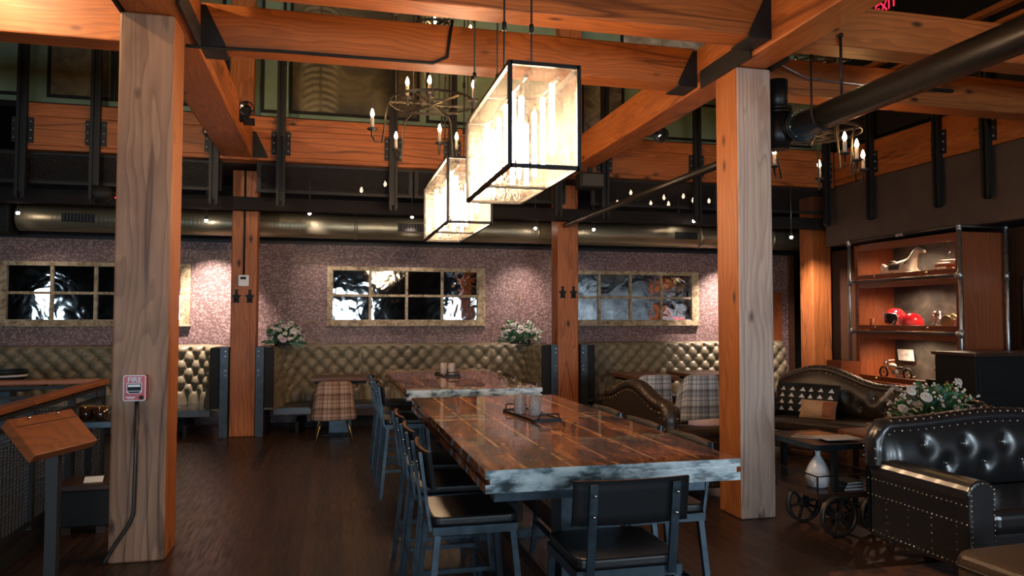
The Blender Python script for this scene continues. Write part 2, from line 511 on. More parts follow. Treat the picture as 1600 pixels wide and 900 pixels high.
M['plaid_warm'] = mat_plaid('brown_pink_plaid', (0.30, 0.20, 0.16), (0.15, 0.085, 0.062), (0.035, 0.018, 0.014), (0.45, 0.33, 0.30))
M['plaid_cool'] = mat_plaid('grey_white_plaid', (0.40, 0.42, 0.46), (0.16, 0.18, 0.22), (0.05, 0.055, 0.07), (0.66, 0.70, 0.76))


def mat_mural(name, cols, scale=2.0, ribs=0.0):
    m, nt, b = newmat(name); g = G(nt)
    v = g.coord()
    f = g.noise(v, scale, 6, 0.62, 0.8)
    c = g.ramp(f, [(0.3, cols[0]), (0.48, cols[1]), (0.62, cols[2]), (0.8, cols[1])])
    if ribs:
        w = g.n('ShaderNodeTexWave', bands_direction='Z'); s0 = g.n('ShaderNodeSeparateXYZ'); g.put(s0.inputs[0], g.coord(False))
        ax = g.math('ABSOLUTE', g.math('SUBTRACT', s0.outputs[0], ribs))
        zc = g.math('ADD', s0.outputs[2], g.math('MULTIPLY', g.math('MULTIPLY', ax, ax), 1.6))
        cz = g.n('ShaderNodeCombineXYZ'); g.put(cz.inputs[0], s0.outputs[0]); g.put(cz.inputs[2], zc)
        g.put(w.inputs['Vector'], cz.outputs[0])
        w.inputs['Scale'].default_value = 3.6; w.inputs['Distortion'].default_value = 2.6; w.inputs['Detail Scale'].default_value = 1.2
        sp = g.n('ShaderNodeSeparateXYZ'); g.put(sp.inputs[0], g.coord(False))
        band = g.ramp(g.math('ABSOLUTE', g.math('SUBTRACT', sp.outputs[0], ribs)), [(0.0, (0.1,) * 3), (0.03, (1, 1, 1)), (0.17, (1, 1, 1)), (0.24, (0, 0, 0))])
        c = g.mix(g.math('MULTIPLY', g.math('MULTIPLY', w.outputs['Fac'], band), 0.6), c, (0.26, 0.22, 0.125))
    g.put(b.inputs['Base Color'], c); b.inputs['Roughness'].default_value = 0.5
    return m


M['mural'] = mat_mural('ribbed_olive_mural', [(0.02, 0.018, 0.01), (0.055, 0.047, 0.025), (0.12, 0.10, 0.055)], 1.6, -0.44)
M['canvas'] = mat_mural('mottled_ochre_canvas', [(0.03, 0.022, 0.01), (0.13, 0.10, 0.042), (0.19, 0.15, 0.07)], 3.0)
M['canvasgrey'] = mat_mural('mottled_grey_canvas', [(0.03, 0.028, 0.022), (0.11, 0.10, 0.075), (0.24, 0.2, 0.15)], 4.0)
M['palecanvas'] = mat_mural('pale_mottled_canvas', [(0.14, 0.12, 0.09), (0.34, 0.29, 0.22), (0.55, 0.5, 0.42)], 4.0)
M['chalk'] = mat_mural('smoky_cabinet_back', [(0.02, 0.019, 0.017), (0.045, 0.042, 0.037), (0.09, 0.08, 0.07)], 4.0)
M['landscape'] = mat_mural('purple_gold_landscape', [(0.05, 0.05, 0.12), (0.20, 0.15, 0.15), (0.34, 0.22, 0.07)], 5.0)


def mat_rug():
    m, nt, b = newmat('red_patterned_rug'); g = G(nt)
    v = g.coord(False)
    f = g.vor(v, 9); n = g.noise(v, 40, 3)
    c = g.ramp(f, [(0.2, (0.10, 0.035, 0.03)), (0.4, (0.03, 0.02, 0.03)), (0.6, (0.22, 0.09, 0.05))])
    g.put(b.inputs['Base Color'], g.mix(n, c, (0.05, 0.025, 0.02))); b.inputs['Roughness'].default_value = 0.95
    return m


M['rug'] = mat_rug()


def mat_mesh():
    m, nt, b = newmat('perforated_steel_mesh'); g = G(nt)
    v = g.coord(False)
    p = g.mapv(v, (1, 1, 1), (0, 0, 0), (0, PI / 4, 0))
    ck = g.n('ShaderNodeTexBrick'); g.put(ck.inputs['Vector'], g.mapv(p, (1, 1, 1), rot=(PI / 2, 0, 0)))
    ck.inputs['Color1'].default_value = (0, 0, 0, 1); ck.inputs['Color2'].default_value = (0, 0, 0, 1); ck.inputs['Mortar'].default_value = (1, 1, 1, 1)
    ck.inputs['Scale'].default_value = 1; ck.inputs['Brick Width'].default_value = 0.022; ck.inputs['Row Height'].default_value = 0.022
    ck.inputs['Mortar Size'].default_value = 0.0028; ck.offset = 0
    b.inputs['Base Color'].default_value = (0.022, 0.018, 0.016, 1); b.inputs['Specular IOR Level'].default_value = 0.2
    b.inputs['Roughness'].default_value = 0.5
    g.put(b.inputs['Alpha'], ck.outputs['Color'])
    return m


M['mesh'] = mat_mesh()


# ------------------------------------------------------------ mesh builder
class MB:
    def __init__(s):
        s.bm = bmesh.new(); s.uv = None

    def _xf(s, vs, T):
        if T is not None:
            bmesh.ops.transform(s.bm, matrix=T, verts=vs)
        return vs

    def box(s, x0, x1, y0, y1, z0, z1, T=None, mi=0):
        vs = [s.bm.verts.new(p) for p in ((x0, y0, z0), (x1, y0, z0), (x1, y1, z0), (x0, y1, z0), (x0, y0, z1), (x1, y0, z1), (x1, y1, z1), (x0, y1, z1))]
        for q in ((3, 2, 1, 0), (4, 5, 6, 7), (0, 1, 5, 4), (1, 2, 6, 5), (2, 3, 7, 6), (3, 0, 4, 7)):
            f = s.bm.faces.new([vs[i] for i in q]); f.material_index = mi
        return s._xf(vs, T)

    def bar(s, a, b, w, h=None, upv=(0, 0, 1)):
        """rectangular bar from a to b"""
        a, b = Vector(a), Vector(b); h = h or w
        d = (b - a).normalized(); u = Vector(upv)
        if abs(d.dot(u)) > 0.99:
            u = Vector((0, 1, 0))
        sx = d.cross(u).normalized(); sy = sx.cross(d)
        vs = []
        for c in (a, b):
            for i, j in ((-1, -1), (1, -1), (1, 1), (-1, 1)):
                vs.append(s.bm.verts.new(c + sx * i * w / 2 + sy * j * h / 2))
        for q in ((0, 1, 2, 3), (7, 6, 5, 4), (0, 4, 5, 1), (1, 5, 6, 2), (2, 6, 7, 3), (3, 7, 4, 0)):
            s.bm.faces.new([vs[i] for i in q])
        return vs

    def tube(s, pts, r, n=8, cap=True, closed=False):
        pts = [Vector(p) for p in pts]
        rs = r if isinstance(r, (list, tuple)) else [r] * len(pts)
        rings = []; N = len(pts); prev = None
        for i, p in enumerate(pts):
            if closed:
                d = (pts[(i + 1) % N] - pts[i - 1]).normalized()
            else:
                d = (pts[min(i + 1, N - 1)] - pts[max(i - 1, 0)]).normalized()
            if prev is None:
                u = Vector((0, 0, 1)) if abs(d.z) < 0.9 else Vector((1, 0, 0))
                u = (u - d * u.dot(d)).normalized()
            else:
                u = (prev - d * prev.dot(d))
                u = u.normalized() if u.length > 1e-6 else d.orthogonal().normalized()
            prev = u; w = d.cross(u)
            rings.append([s.bm.verts.new(p + (u * math.cos(2 * PI * k / n) + w * math.sin(2 * PI * k / n)) * rs[i]) for k in range(n)])
        rng = range(N) if closed else range(N - 1)
        for i in rng:
            A, B = rings[i], rings[(i + 1) % N]
            for k in range(n):
                f = s.bm.faces.new((A[k], A[(k + 1) % n], B[(k + 1) % n], B[k])); f.smooth = True
        if cap and not closed:
            s.bm.faces.new(rings[0][::-1]); s.bm.faces.new(rings[-1])

    def lathe(s, prof, n=24, c=(0, 0, 0), T=None, cap=True):
        """profile of (r, z)"""
        rings = []; allv = []
        for r, z in prof:
            ring = [s.bm.verts.new((c[0] + r * math.cos(2 * PI * k / n), c[1] + r * math.sin(2 * PI * k / n), c[2] + z)) for k in range(n)]
            rings.append(ring); allv += ring
        for A, B in zip(rings, rings[1:]):
            for k in range(n):
                f = s.bm.faces.new((A[k], A[(k + 1) % n], B[(k + 1) % n], B[k])); f.smooth = True
        if cap:
            s.bm.faces.new(rings[0][::-1]); s.bm.faces.new(rings[-1])
        return s._xf(allv, T)

    def ball(s, c, r, sub=1, sc=(1, 1, 1), T=None):
        ret = bmesh.ops.create_icosphere(s.bm, subdivisions=sub, radius=r)
        vs = ret['verts']
        for v in vs:
            v.co = Vector((v.co.x * sc[0] + c[0], v.co.y * sc[1] + c[1], v.co.z * sc[2] + c[2]))
            for f in v.link_faces:
                f.smooth = True
        return s._xf(vs, T)

    def prism(s, poly, y0, y1, axis='y', T=None):
        """2-D polygon extruded along an axis (poly in the other two axes, in xyz order)"""
        def P(u, v, w):
            return {'y': (u, w, v), 'x': (w, u, v), 'z': (u, v, w)}[axis]
        A = [s.bm.verts.new(P(u, v, y0)) for u, v in poly]; B = [s.bm.verts.new(P(u, v, y1)) for u, v in poly]
        n = len(poly)
        for k in range(n):
            s.bm.faces.new((A[k], A[(k + 1) % n], B[(k + 1) % n], B[k]))
        s.bm.faces.new(A[::-1]); s.bm.faces.new(B)
        return s._xf(A + B, T)

    def grid(s, fn, nu, nv, smooth=True, uvs=None, mi=0):
        V = [[s.bm.verts.new(fn(i / nu, j / nv)) for j in range(nv + 1)] for i in range(nu + 1)]
        if uvs and s.uv is None:
            s.uv = s.bm.loops.layers.uv.new('UVMap')
        for i in range(nu):
            for j in range(nv):
                f = s.bm.faces.new((V[i][j], V[i + 1][j], V[i + 1][j + 1], V[i][j + 1])); f.smooth = smooth; f.material_index = mi
                if uvs:
                    for lp, (a, b) in zip(f.loops, ((i, j), (i + 1, j), (i + 1, j + 1), (i, j + 1))):
                        lp[s.uv].uv = uvs(a / nu, b / nv)
        return V

    def build(s, name, mat, parent=None, loc=(0, 0, 0), rot=None, bevel=0.0, seg=2, fix=True, smooth=False, sub=0):
        if fix:
            bmesh.ops.recalc_face_normals(s.bm, faces=s.bm.faces)
        if smooth:
            for f in s.bm.faces:
                f.smooth = True
        me = bpy.data.meshes.new(name); s.bm.to_mesh(me); s.bm.free()
        o = bpy.data.objects.new(name, me); COL.objects.link(o)
        for m in (mat if isinstance(mat, (list, tuple)) else [mat]):
            me.materials.append(M[m] if isinstance(m, str) else m)
        o.location = loc
        if rot is not None:
            o.rotation_euler = rot
        if parent is not None:
            o.parent = parent
        if bevel:
            md = o.modifiers.new('bevel', 'BEVEL'); md.width = bevel; md.segments = seg; md.limit_method = 'ANGLE'
        if sub:
            md = o.modifiers.new('sub', 'SUBSURF'); md.levels = sub; md.render_levels = sub
        return o


def tag(o, label, cat, group=None, kind=None):
    o['label'] = label; o['category'] = cat
    if group:
        o['group'] = group
    if kind:
        o['kind'] = kind
    return o


def thing(name, label, cat, loc=(0, 0, 0), rz=0.0, group=None, kind=None):
    o = bpy.data.objects.new(name, None); COL.objects.link(o)
    o.empty_display_size = 0.1
    o.location = loc; o.rotation_euler = (0, 0, rz)
    return tag(o, label, cat, group, kind)


def struct(o):
    o['kind'] = 'structure'
    return o


def copy_tree(o, parent=None):
    c = o.copy(); COL.objects.link(c)
    if parent is not None:
        c.parent = parent
    for ch in list(o.children):
        copy_tree(ch, c)
    return c


def rounded(w, d, r, n=5):
    """rounded rectangle polygon centred on 0"""
    P = []
    for cx, cy, a0 in ((w / 2 - r, d / 2 - r, 0), (-w / 2 + r, d / 2 - r, PI / 2), (-w / 2 + r, -d / 2 + r, PI), (w / 2 - r, -d / 2 + r, 1.5 * PI)):
        for k in range(n + 1):
            a = a0 + PI / 2 * k / n
            P.append((cx + r * math.cos(a), cy + r * math.sin(a)))
    return P


def lettering(text, size, mat, parent, loc, extrude, offset=0.0):
    cu = bpy.data.curves.new('lettering_curve', 'FONT'); cu.body = text; cu.size = size; cu.align_x = 'CENTER'; cu.extrude = extrude; cu.offset = offset
    tmp = bpy.data.objects.new('lettering_tmp', cu); COL.objects.link(tmp)
    dg = bpy.context.evaluated_depsgraph_get(); dg.update()
    me = bpy.data.meshes.new_from_object(tmp.evaluated_get(dg))
    bpy.data.objects.remove(tmp)
    o = bpy.data.objects.new('lettering', me); COL.objects.link(o); me.materials.clear(); me.materials.append(M[mat]); o.parent = parent
    o.location = loc; o.rotation_euler = (PI / 2, 0, 0)
    return o


# ============================================================ THE ROOM
b = MB(); b.box(-12, 9.2, FRONT_Y, 12.2, -0.12, 0); struct(b.build('floor', 'floor'))
b = MB(); b.box(-12, 9.2, FRONT_Y - 0.3, 12.2, 6.9, 7.0); struct(b.build('ceiling', 'soffit'))
# papered wall behind the banquettes, right end at x=7.67
b = MB(); b.box(-12, 7.67, 11.26, 11.42, 0, 2.62); struct(b.build('wall_back', 'paperwall'))
b = MB(); b.box(-12, 7.67, 11.28, 11.42, 2.621, 3.4); struct(b.build('wall_back_upper', 'soffit'))
b = MB(); b.box(7.67, 9.2, 11.95, 12.1, 0, 3.4); struct(b.build('wall_passage', 'dark_z'))
b = MB(); b.box(-12, 9.2, 9.62, 12.2, 3.95, 4.02); b.box(-12, 9.2, 9.72, 12.2, 3.41, 3.47); struct(b.build('ceiling_mezzanine', 'soffit'))
b = MB(); b.box(-12, 9.2, 9.64, 9.76, 4.021, 6.9); struct(b.build('wall_green', 'green'))
b = MB(); b.box(7.2, 7.3, FRONT_Y, 9.6, 4.0, 6.9); struct(b.build('wall_right_upper', 'soffit'))
b = MB(); b.box(7.17, 7.29, FRONT_Y, 9.62, 2.58, 3.43); struct(b.build('wall_right', 'plaster'))
b = MB(); b.box(7.30, 8.0, FRONT_Y, 9.62, 2.58, 2.64); struct(b.build('ceiling_soffit', 'soffit'))
b = MB(); b.box(7.80, 7.9, FRONT_Y, 10.33, 0, 2.579); struct(b.build('wall_right_lower', 'dark_z'))
b = MB(); b.box(9.1, 9.2, 10.4, 12.0, 0, 3.4); struct(b.build('wall_passage_side', 'soffit'))
b = MB(); b.box(-12.1, -12, FRONT_Y, 12.2, 0, 6.9); struct(b.build('wall_left', 'soffit'))
b = MB()
zs0, zs1 = 0.8, 2.3
xs = sorted([v for wx, ww in WINDOWS for v in (wx - ww / 2, wx + ww / 2)])
edges = [-12] + xs + [9.2]
for i in range(0, len(edges), 2):
    b.box(edges[i], edges[i + 1], FRONT_Y - 0.1, FRONT_Y, 0, 6.9)
for i in range(1, len(edges) - 1, 2):
    b.box(edges[i], edges[i + 1], FRONT_Y - 0.1, FRONT_Y, 0, zs0); b.box(edges[i], edges[i + 1], FRONT_Y - 0.1, FRONT_Y, zs1, 6.9)
struct(b.build('wall_front', 'soffit'))
for i, (wx, ww) in enumerate(WINDOWS):
    b = MB()
    x0, x1 = wx - ww / 2, wx + ww / 2
    for a, c in ((x0, x0 + 0.06), (x1 - 0.06, x1), (wx - 0.02, wx + 0.02)):
        b.box(a, c, FRONT_Y - 0.08, FRONT_Y + 0.01, zs0, zs1)
    for a, c in ((zs0, zs0 + 0.06), (zs1 - 0.06, zs1), (1.53, 1.57)):
        b.box(x0, x1, FRONT_Y - 0.075, FRONT_Y, a, c)
    w = struct(b.build('window_%d' % (i + 1), 'steel'))
    b = MB(); b.box(x0, x1, FRONT_Y - 0.05, FRONT_Y - 0.045, zs0, zs1); b.build('pane', 'winglass', w)
# trim over the wallpaper
b = MB(); b.box(-12, 7.67, 11.21, 11.26, 2.585, 2.62); struct(b.build('trim_1', 'steel'))
b = MB(); b.box(7.62, 7.70, 11.2, 11.26, 0, 2.58); struct(b.build('trim_2', 'dark_z'))
# small brown panel beside the passage
b = MB(); b.box(7.30, 7.46, 11.2, 11.259, 0, 1.95); struct(b.build('trim_3', 'oak_z'))
# dark door in the passage
b = MB(); b.box(7.9, 8.85, 11.86, 11.92, 0, 2.25)
for x0, x1 in ((7.98, 8.34), (8.42, 8.78)):
    b.box(x0, x1, 11.84, 11.86, 0.15, 1.05); b.box(x0, x1, 11.84, 11.86, 1.2, 2.1)
d = struct(b.build('door_1', 'black'))
b = MB(); b.tube([(8.03, 11.84, 1.02), (8.03, 11.78, 1.02), (8.14, 11.78, 1.02)], 0.011); b.lathe([(0.026, 0), (0.026, 0.012)], 12, T=Matrix.Translation((8.03, 11.84, 1.02)) @ Matrix.Rotation(PI / 2, 4, 'X')); b.build('handle', 'chrome', d)


# ============================================================ TIMBER FRAME
M['greyed_daylit_z'] = wood('greyed_daylit_front_of_post', 'z', (0.70, 0.56, 0.48), (0.34, 0.22, 0.165), ring=5.5)  # greyed wood, its colour paled further in place of window light
M['brown_z'] = wood('brown_weathered_daylit_front_of_post', 'z', (0.46, 0.25, 0.145), (0.15, 0.062, 0.032), ring=5.5)  # weathered wood, with the cool daylight on the front mixed into its colour


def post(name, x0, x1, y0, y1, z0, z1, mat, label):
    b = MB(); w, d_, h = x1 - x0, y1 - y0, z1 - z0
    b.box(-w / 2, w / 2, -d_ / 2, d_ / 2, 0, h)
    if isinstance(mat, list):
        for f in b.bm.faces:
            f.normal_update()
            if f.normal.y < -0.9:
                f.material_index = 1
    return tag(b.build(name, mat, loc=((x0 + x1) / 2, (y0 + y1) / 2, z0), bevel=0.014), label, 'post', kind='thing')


post('timber_post', -1.31, -0.985, 5.04, 5.36, 0, 3.43, ['fir_z', 'brown_z'], 'square weathered timber post carrying the red fire alarm box')
post('timber_post', 2.99, 3.287, 5.04, 5.36, 0, 3.43, ['fir_z', 'greyed_daylit_z'], 'square timber post with greyed, daylight-paled face beside the wheeled cart')
post('timber_post', -1.24, -0.93, 10.0, 10.32, 0, 3.40, 'fir_z', 'timber post with white thermostat between the left and middle booths')
post('timber_post', 3.10, 3.405, 10.0, 10.32, 0, 3.40, 'fir_z', 'timber post with two dark hooks behind the far table')
post('timber_post', 7.20, 7.535, 10.0, 10.32, 0, 3.40, 'fir_z', 'bright orange timber post near the passage door behind the far sofa')
post('timber_post', -1.31, -0.985, 5.04, 5.36, 3.80, 6.85, 'fir_z', 'upper post standing on the left long beam')
post('timber_post', 2.99, 3.287, 5.04, 5.36, 3.80, 6.85, 'fir_z', 'upper post standing on the right long beam')
post('timber_post', -1.22, -0.94, 9.42, 9.63, 3.945, 6.85, 'fir_z', 'upper post on the balcony edge left of the ribbed mural')
post('timber_post', 2.96, 3.27, 9.42, 9.63, 3.945, 6.85, 'fir_z', 'upper post on the balcony edge behind the big lantern')


def beam(x0, x1, y0, y1, z0, z1, axis, label, bevel=0.012):
    b = MB(); cx_, cy_ = (x0 + x1) / 2, (y0 + y1) / 2
    b.box(x0 - cx_, x1 - cx_, y0 - cy_, y1 - cy_, 0, z1 - z0)
    return tag(b.build('timber_beam', 'fir_' + axis, loc=(cx_, cy_, z0), bevel=bevel), label, 'beam', kind='thing')


beam(-1.29, -0.94, 0.2, 9.37, 3.435, 3.79, 'y', 'long timber beam running over the fire alarm post')
beam(2.995, 3.262, 0.2, 9.37, 3.435, 3.79, 'y', 'long timber beam running over the post beside the cart')
beam(-0.94, 2.995, 4.60, 4.83, 3.495, 3.80, 'x', 'upper of the two crossbeams above the big glass lantern')
beam(-0.94, 2.995, 5.69, 5.92, 3.485, 3.80, 'x', 'lower crossbeam with a black cable along it behind the lantern chains')
beam(-5.2, -1.29, 5.69, 5.92, 3.46, 3.80, 'x', 'brightly lit crossbeam left of the fire alarm post')
beam(3.262, 7.17, 4.60, 4.83, 3.485, 3.79, 'x', 'orange crossbeam under the exit sign right of the long beam')
beam(3.262, 7.17, 5.69, 5.92, 3.47, 3.79, 'x', 'greyish crossbeam crossed by the black pipe')
# band of timbers along the balcony edges
for z0, z1, nm in ((3.41, 3.46, 'bottom'), (3.462, 3.79, 'middle'), (3.792, 3.945, 'top')):
    b = MB(); b.box(-5.3, 5.3, -0.125, 0.125, 0, z1 - z0)
    tag(b.build('timber_beam', 'fir_x', loc=(1.83, 9.495, z0), bevel=0.006), {'bottom': 'thin lowest board of the balcony edge above the mesh', 'middle': 'deep middle board of the balcony edge carrying bolted plates', 'top': 'pale top board of the balcony edge below the murals'}[nm], 'beam', kind='thing')
beam(7.13, 7.38, FRONT_Y + 0.1, 9.37, 3.435, 3.93, 'y', 'orange balcony edge beam along the right wall')

# saddles and hangers
def hanger(x, y, z, sgn, label):
    b = MB()
    b.prism([(0, 0), (0.17 * sgn, 0), (0.17 * sgn, 0.02), (0.035 * sgn, 0.3), (0, 0.3)], -0.012, 0.012)
    b.box(min(0, 0.17 * sgn), max(0, 0.17 * sgn), -0.012, 0.24, -0.012, 0.0)
    tag(b.build('beam_hanger', 'steel', loc=(x, y, z)), label, 'bracket', 'steel beam hangers')


hanger(2.993, 4.585, 3.48, -1, 'black steel hanger under the right end of the upper crossbeam')
hanger(2.993, 5.675, 3.47, -1, 'black steel hanger under the right end of the cabled crossbeam')
hanger(-0.938, 5.675, 3.47, 1, 'black steel hanger under the left end of the cabled crossbeam')
hanger(-0.938, 9.355, 3.45, 1, 'small black hanger where the left beam meets the balcony edge')
for x0, x1, lab in ((2.975, 3.305, 'dark steel saddle on top of the post beside the cart'), (-1.31, -0.92, 'dark steel saddle on top of the fire alarm post')):
    b = MB()
    b.box(x0, x0 + 0.012, 4.82, 5.58, 3.42, 3.57); b.box(x1 - 0.012, x1, 4.82, 5.58, 3.42, 3.57)
    tag(b.build('post_saddle', 'steel'), lab, 'bracket', 'steel post saddles')

# hanging steel channels with bolted plates
def channel(label, lo=2.84, hi=5.0):
    t = thing('steel_channel', label, 'steel channel', (0, 0, lo), 0, 'steel channels hanging on the balcony edge')
    b = MB(); h = hi - lo
    for s in (-1, 1):
        b.prism([(0.02 * s, 0), (0.052 * s, 0.03), (0.052 * s, h), (0.02 * s, h)], -0.03, 0.03)
    b.box(-0.022, 0.022, 0.0, 0.025, 0.08, h)
    b.build('channel_body', 'steel', t)
    for s in (-1, 1):
        b = MB(); b.box(0.054 * s - (0.056 if s < 0 else 0), 0.054 * s + (0.056 if s > 0 else 0), 0.018, 0.034, 0.64, 0.93)
        p = b.build('bolt_plate', 'steel', t)
        for z in (0.69, 0.785, 0.88):
            b = MB(); b.lathe([(0.011, 0), (0.011, 0.012), (0.005, 0.016)], 6, T=Matrix.Translation((0.084 * s, 0.018, z)) @ Matrix.Rotation(PI / 2, 4, 'X'))
            b.build('bolt', 'galv', p)
    return t


chx = [(-3.4, 'leftmost steel channel over the glowing pendant at the left edge'), (-2.65, 'steel channel left of the fire alarm post near the round heat lamp'),
       (-1.37, 'steel channel just right of the fire alarm post top'), (-0.61, 'steel channel beside the ribbed mural left end'),
       (0.74, 'steel channel through the left side of the iron chandelier'), (1.49, 'steel channel behind the small far lantern'),
       (2.90, 'steel channel against the post with two hooks'), (3.56, 'steel channel right of the black loudspeaker'),
       (4.92, 'steel channel left of the post beside the cart'), (5.66, 'steel channel hidden behind the post beside the cart'), (6.98, 'steel channel in the corner by the bright orange post')]
proto = None
for x, lab in chx:
    c = channel(lab) if proto is None else copy_tree(proto)
    proto = proto or c
    c.location = (x, 9.335, 2.84); c['label'] = lab
for y, lab in ((8.58, 'steel channel on the right wall nearest the corner'), (7.43, 'steel channel on the right wall above the lit display cabinet'), (6.74, 'steel channel on the right wall nearest the camera')):
    c = copy_tree(proto); c.location = (7.095, y, 2.84); c.rotation_euler = (0, 0, -PI / 2); c['label'] = lab

# mesh skirt under the balcony edge
k = 0
for x0, x1, lab in ((-5.2, -1.3, 'mesh screen under the balcony left of the tall post'), (-0.9, 1.0, 'mesh screen under the balcony left of the lanterns'), (1.02, 3.05, 'mesh screen under the balcony behind the lanterns'), (3.42, 5.3, 'mesh screen with small lights behind right of the speaker'), (5.32, 7.12, 'mesh screen behind the post beside the cart')):
    t = thing('mesh_screen', lab, 'mesh screen', ((x0 + x1) / 2, 9.5, 3.04), 0, 'mesh screens under the balcony')
    h = (x1 - x0) / 2
    b = MB()
    for a, c in ((-h, -h + 0.05), (h - 0.05, h)):
        b.box(a, c, -0.02, 0.02, 0, 0.365)
    b.box(-h + 0.05, h - 0.05, -0.02, 0.02, 0, 0.035); b.box(-h + 0.05, h - 0.05, -0.02, 0.02, 0.335, 0.365)
    b.build('screen_frame', 'steel', t)
    b = MB(); b.grid(lambda u, v, h=h: (-h + 0.04 + u * (2 * h - 0.08), 0, 0.02 + v * 0.33), 1, 1, False); b.build('wire_mesh', 'mesh', t)
b = MB(); b.box(-12, 7.6, 9.75, 9.9, 2.86, 3.02); struct(b.build('trim_4', 'soffit'))

# murals and wall mouldings on the green wall
def panel(x0, x1, z0, z1, mat, lab, fr='black'):
    t = thing('wall_mural', lab, 'mural', ((x0 + x1) / 2, 9.64, z0), 0)
    w, h = x1 - x0, z1 - z0
    b = MB(); b.box(-w / 2, w / 2, -0.012, -0.002, 0, h); b.build('canvas', mat, t)
    b = MB(); e = 0.035
    b.box(-w / 2 - e, -w / 2, -0.03, -0.002, -e, h + e); b.box(w / 2, w / 2 + e, -0.03, -0.002, -e, h + e)
    b.box(-w / 2, w / 2, -0.03, -0.002, -e, 0); b.box(-w / 2, w / 2, -0.03, -0.002, h, h + e)
    b.build('frame', fr, t)
    return t


panel(-5.1, -3.5, 4.12, 5.6, 'green', 'plain dark panel high at the left edge of the picture')
panel(-3.22, -2.58, 4.12, 5.6, 'canvas', 'ochre panel with dark blotches right of the leftmost channel')
panel(-2.50, -2.32, 4.12, 5.6, 'canvas', 'narrow ochre panel left of the fire alarm post')
panel(-2.24, -1.34, 4.12, 5.6, 'canvas', 'wide ochre panel behind the fire alarm post')
panel(-0.84, -0.62, 4.10, 5.6, 'green', 'narrow green panel beside the upper post')
mu = panel(-0.50, 1.06, 4.11, 5.6, 'mural', 'large dark mural with pale ribbed shape behind the chandelier')
panel(1.22, 1.78, 4.10, 5.0, 'green', 'framed green panel behind the chandelier rings')
panel(3.36, 3.92, 4.06, 5.0, 'canvasgrey', 'grey framed picture right of the big lantern')
panel(3.95, 5.2, 5.12, 5.5, 'palecanvas', 'pale mottled picture above the long right beam')
panel(4.45, 6.9, 4.08, 4.55, 'green', 'low green panel left of the post beside the cart')

# ducts -----------------------------------------------------------------
t = thing('air_duct', 'long olive round air duct above the papered wall', 'air duct', (1.83, 10.88, 2.81))
b = MB(); L = 5.79
b.tube([(-L, 0, 0), (-L + 0.01, 0, 0), (L - 0.01, 0, 0), (L, 0, 0)], [0.165, 0.172, 0.172, 0.165], 32)
for x in (-4.2, -1.5, 1.2, 3.9, 5.2):
    b.tube([(x - 0.025, 0, 0), (x + 0.025, 0, 0)], 0.179, 32)
b.build('duct_body', 'duct', t)
for x in (-5.05, -0.72, 3.61):
    b = MB()
    b.box(x - 0.19, x + 0.19, -0.185, -0.15, -0.055, 0.055)
    v = b.build('vent_frame', 'black', t)
    b = MB()
    for i in range(9):
        b.box(x - 0.17 + i * 0.04, x - 0.158 + i * 0.04, -0.192, -0.184, -0.045, 0.045)
    b.build('vent_slat', 'iron', v)
for x in (-4.6, -0.2, 4.4):
    b = MB(); b.tube([(x, 0, 0.16), (x, 0, 0.6)], 0.008, 6); b.build('strap', 'iron', t)
b = MB(); b.box(-4.9, -4.02, 10.7, 11.1, 2.6, 3.05)
for i in range(9):
    b.box(-4.9, -4.05, 10.66, 10.7, 2.62 + i * 0.047, 2.642 + i * 0.047)
tag(b.build('louvre_unit', 'black'), 'dark louvred air unit at the left end of the duct', 'air unit')

# big black pipe at the upper right
t = thing('black_pipe', 'fat black iron pipe with flanged elbow below the right beams', 'pipe', (3.58, 5.25, 3.02))
b = MB(); b.tube([(0, -5.2, 0), (0, -0.12, 0)], 0.098, 24); b.build('pipe_run', 'pipeblack', t)
b = MB(); b.tube([(-0.10, 0, 0.40), (-0.10, 0, 0.12)], 0.082, 20); b.build('riser', 'pipeblack', t)
b = MB(); b.tube([(-0.10, 0, 0.13), (-0.10, 0.0, -0.05), (-0.10, 0, -0.16)], [0.098, 0.115, 0.085], 20)
b.tube([(0.0, -0.16, 0), (-0.05, -0.02, 0), (-0.1, 0.05, -0.01)], [0.098, 0.108, 0.10], 20); b.build('elbow', 'pipeblack', t)
b = MB(); b.tube([(0, -0.14, 0), (0, -0.17, 0)], 0.132, 24); b.tube([(0, -0.175, 0), (0, -0.20, 0)], 0.128, 24)
for k in range(8):
    a = k * PI / 4 + 0.2
    b.tube([(0.117 * math.cos(a), -0.13, 0.117 * math.sin(a)), (0.117 * math.cos(a), -0.215, 0.117 * math.sin(a))], 0.011, 6)
b.build('flange', 'bluesteel', t)
b = MB(); b.tube([(-0.10, 0, 0.12), (-0.10, 0, 0.145)], 0.118, 24); b.tube([(-0.10, 0, 0.15), (-0.10, 0, 0.175)], 0.118, 24); b.build('flange', 'pipeblack', t)
for y, x in ((-0.5, 0), (-0.42, 0.0)):
    pass
b = MB(); b.tube([(-0.11, -0.45, 0.46), (-0.11, -0.45, 0.02), (-0.09, -0.45, -0.06), (0, -0.45, -0.106), (0.09, -0.45, -0.06), (0.11, -0.45, 0.02), (0.11, -0.45, 0.0)], 0.008, 8)
b.build('hanger_rod', 'steel', t)
b = MB(); b.tube([(-0.02, -0.67, 0.53), (-0.02, -0.67, 0.09)], 0.010, 8); b.ball((-0.02, -0.675, 0.53), 0.02); b.build('hanger_rod', 'steel', t)

# slim brace pipe between the right posts
b = MB(); b.tube([(0, -2.30, 0.0), (0, 2.31, 0)], 0.035, 12)
tag(b.build('brace_pipe', 'pipeblack', loc=(3.2, 7.68, 2.815)), 'slim dark pipe running back from the post beside the cart', 'pipe')
for y in (6.8, 9.1):
    pass
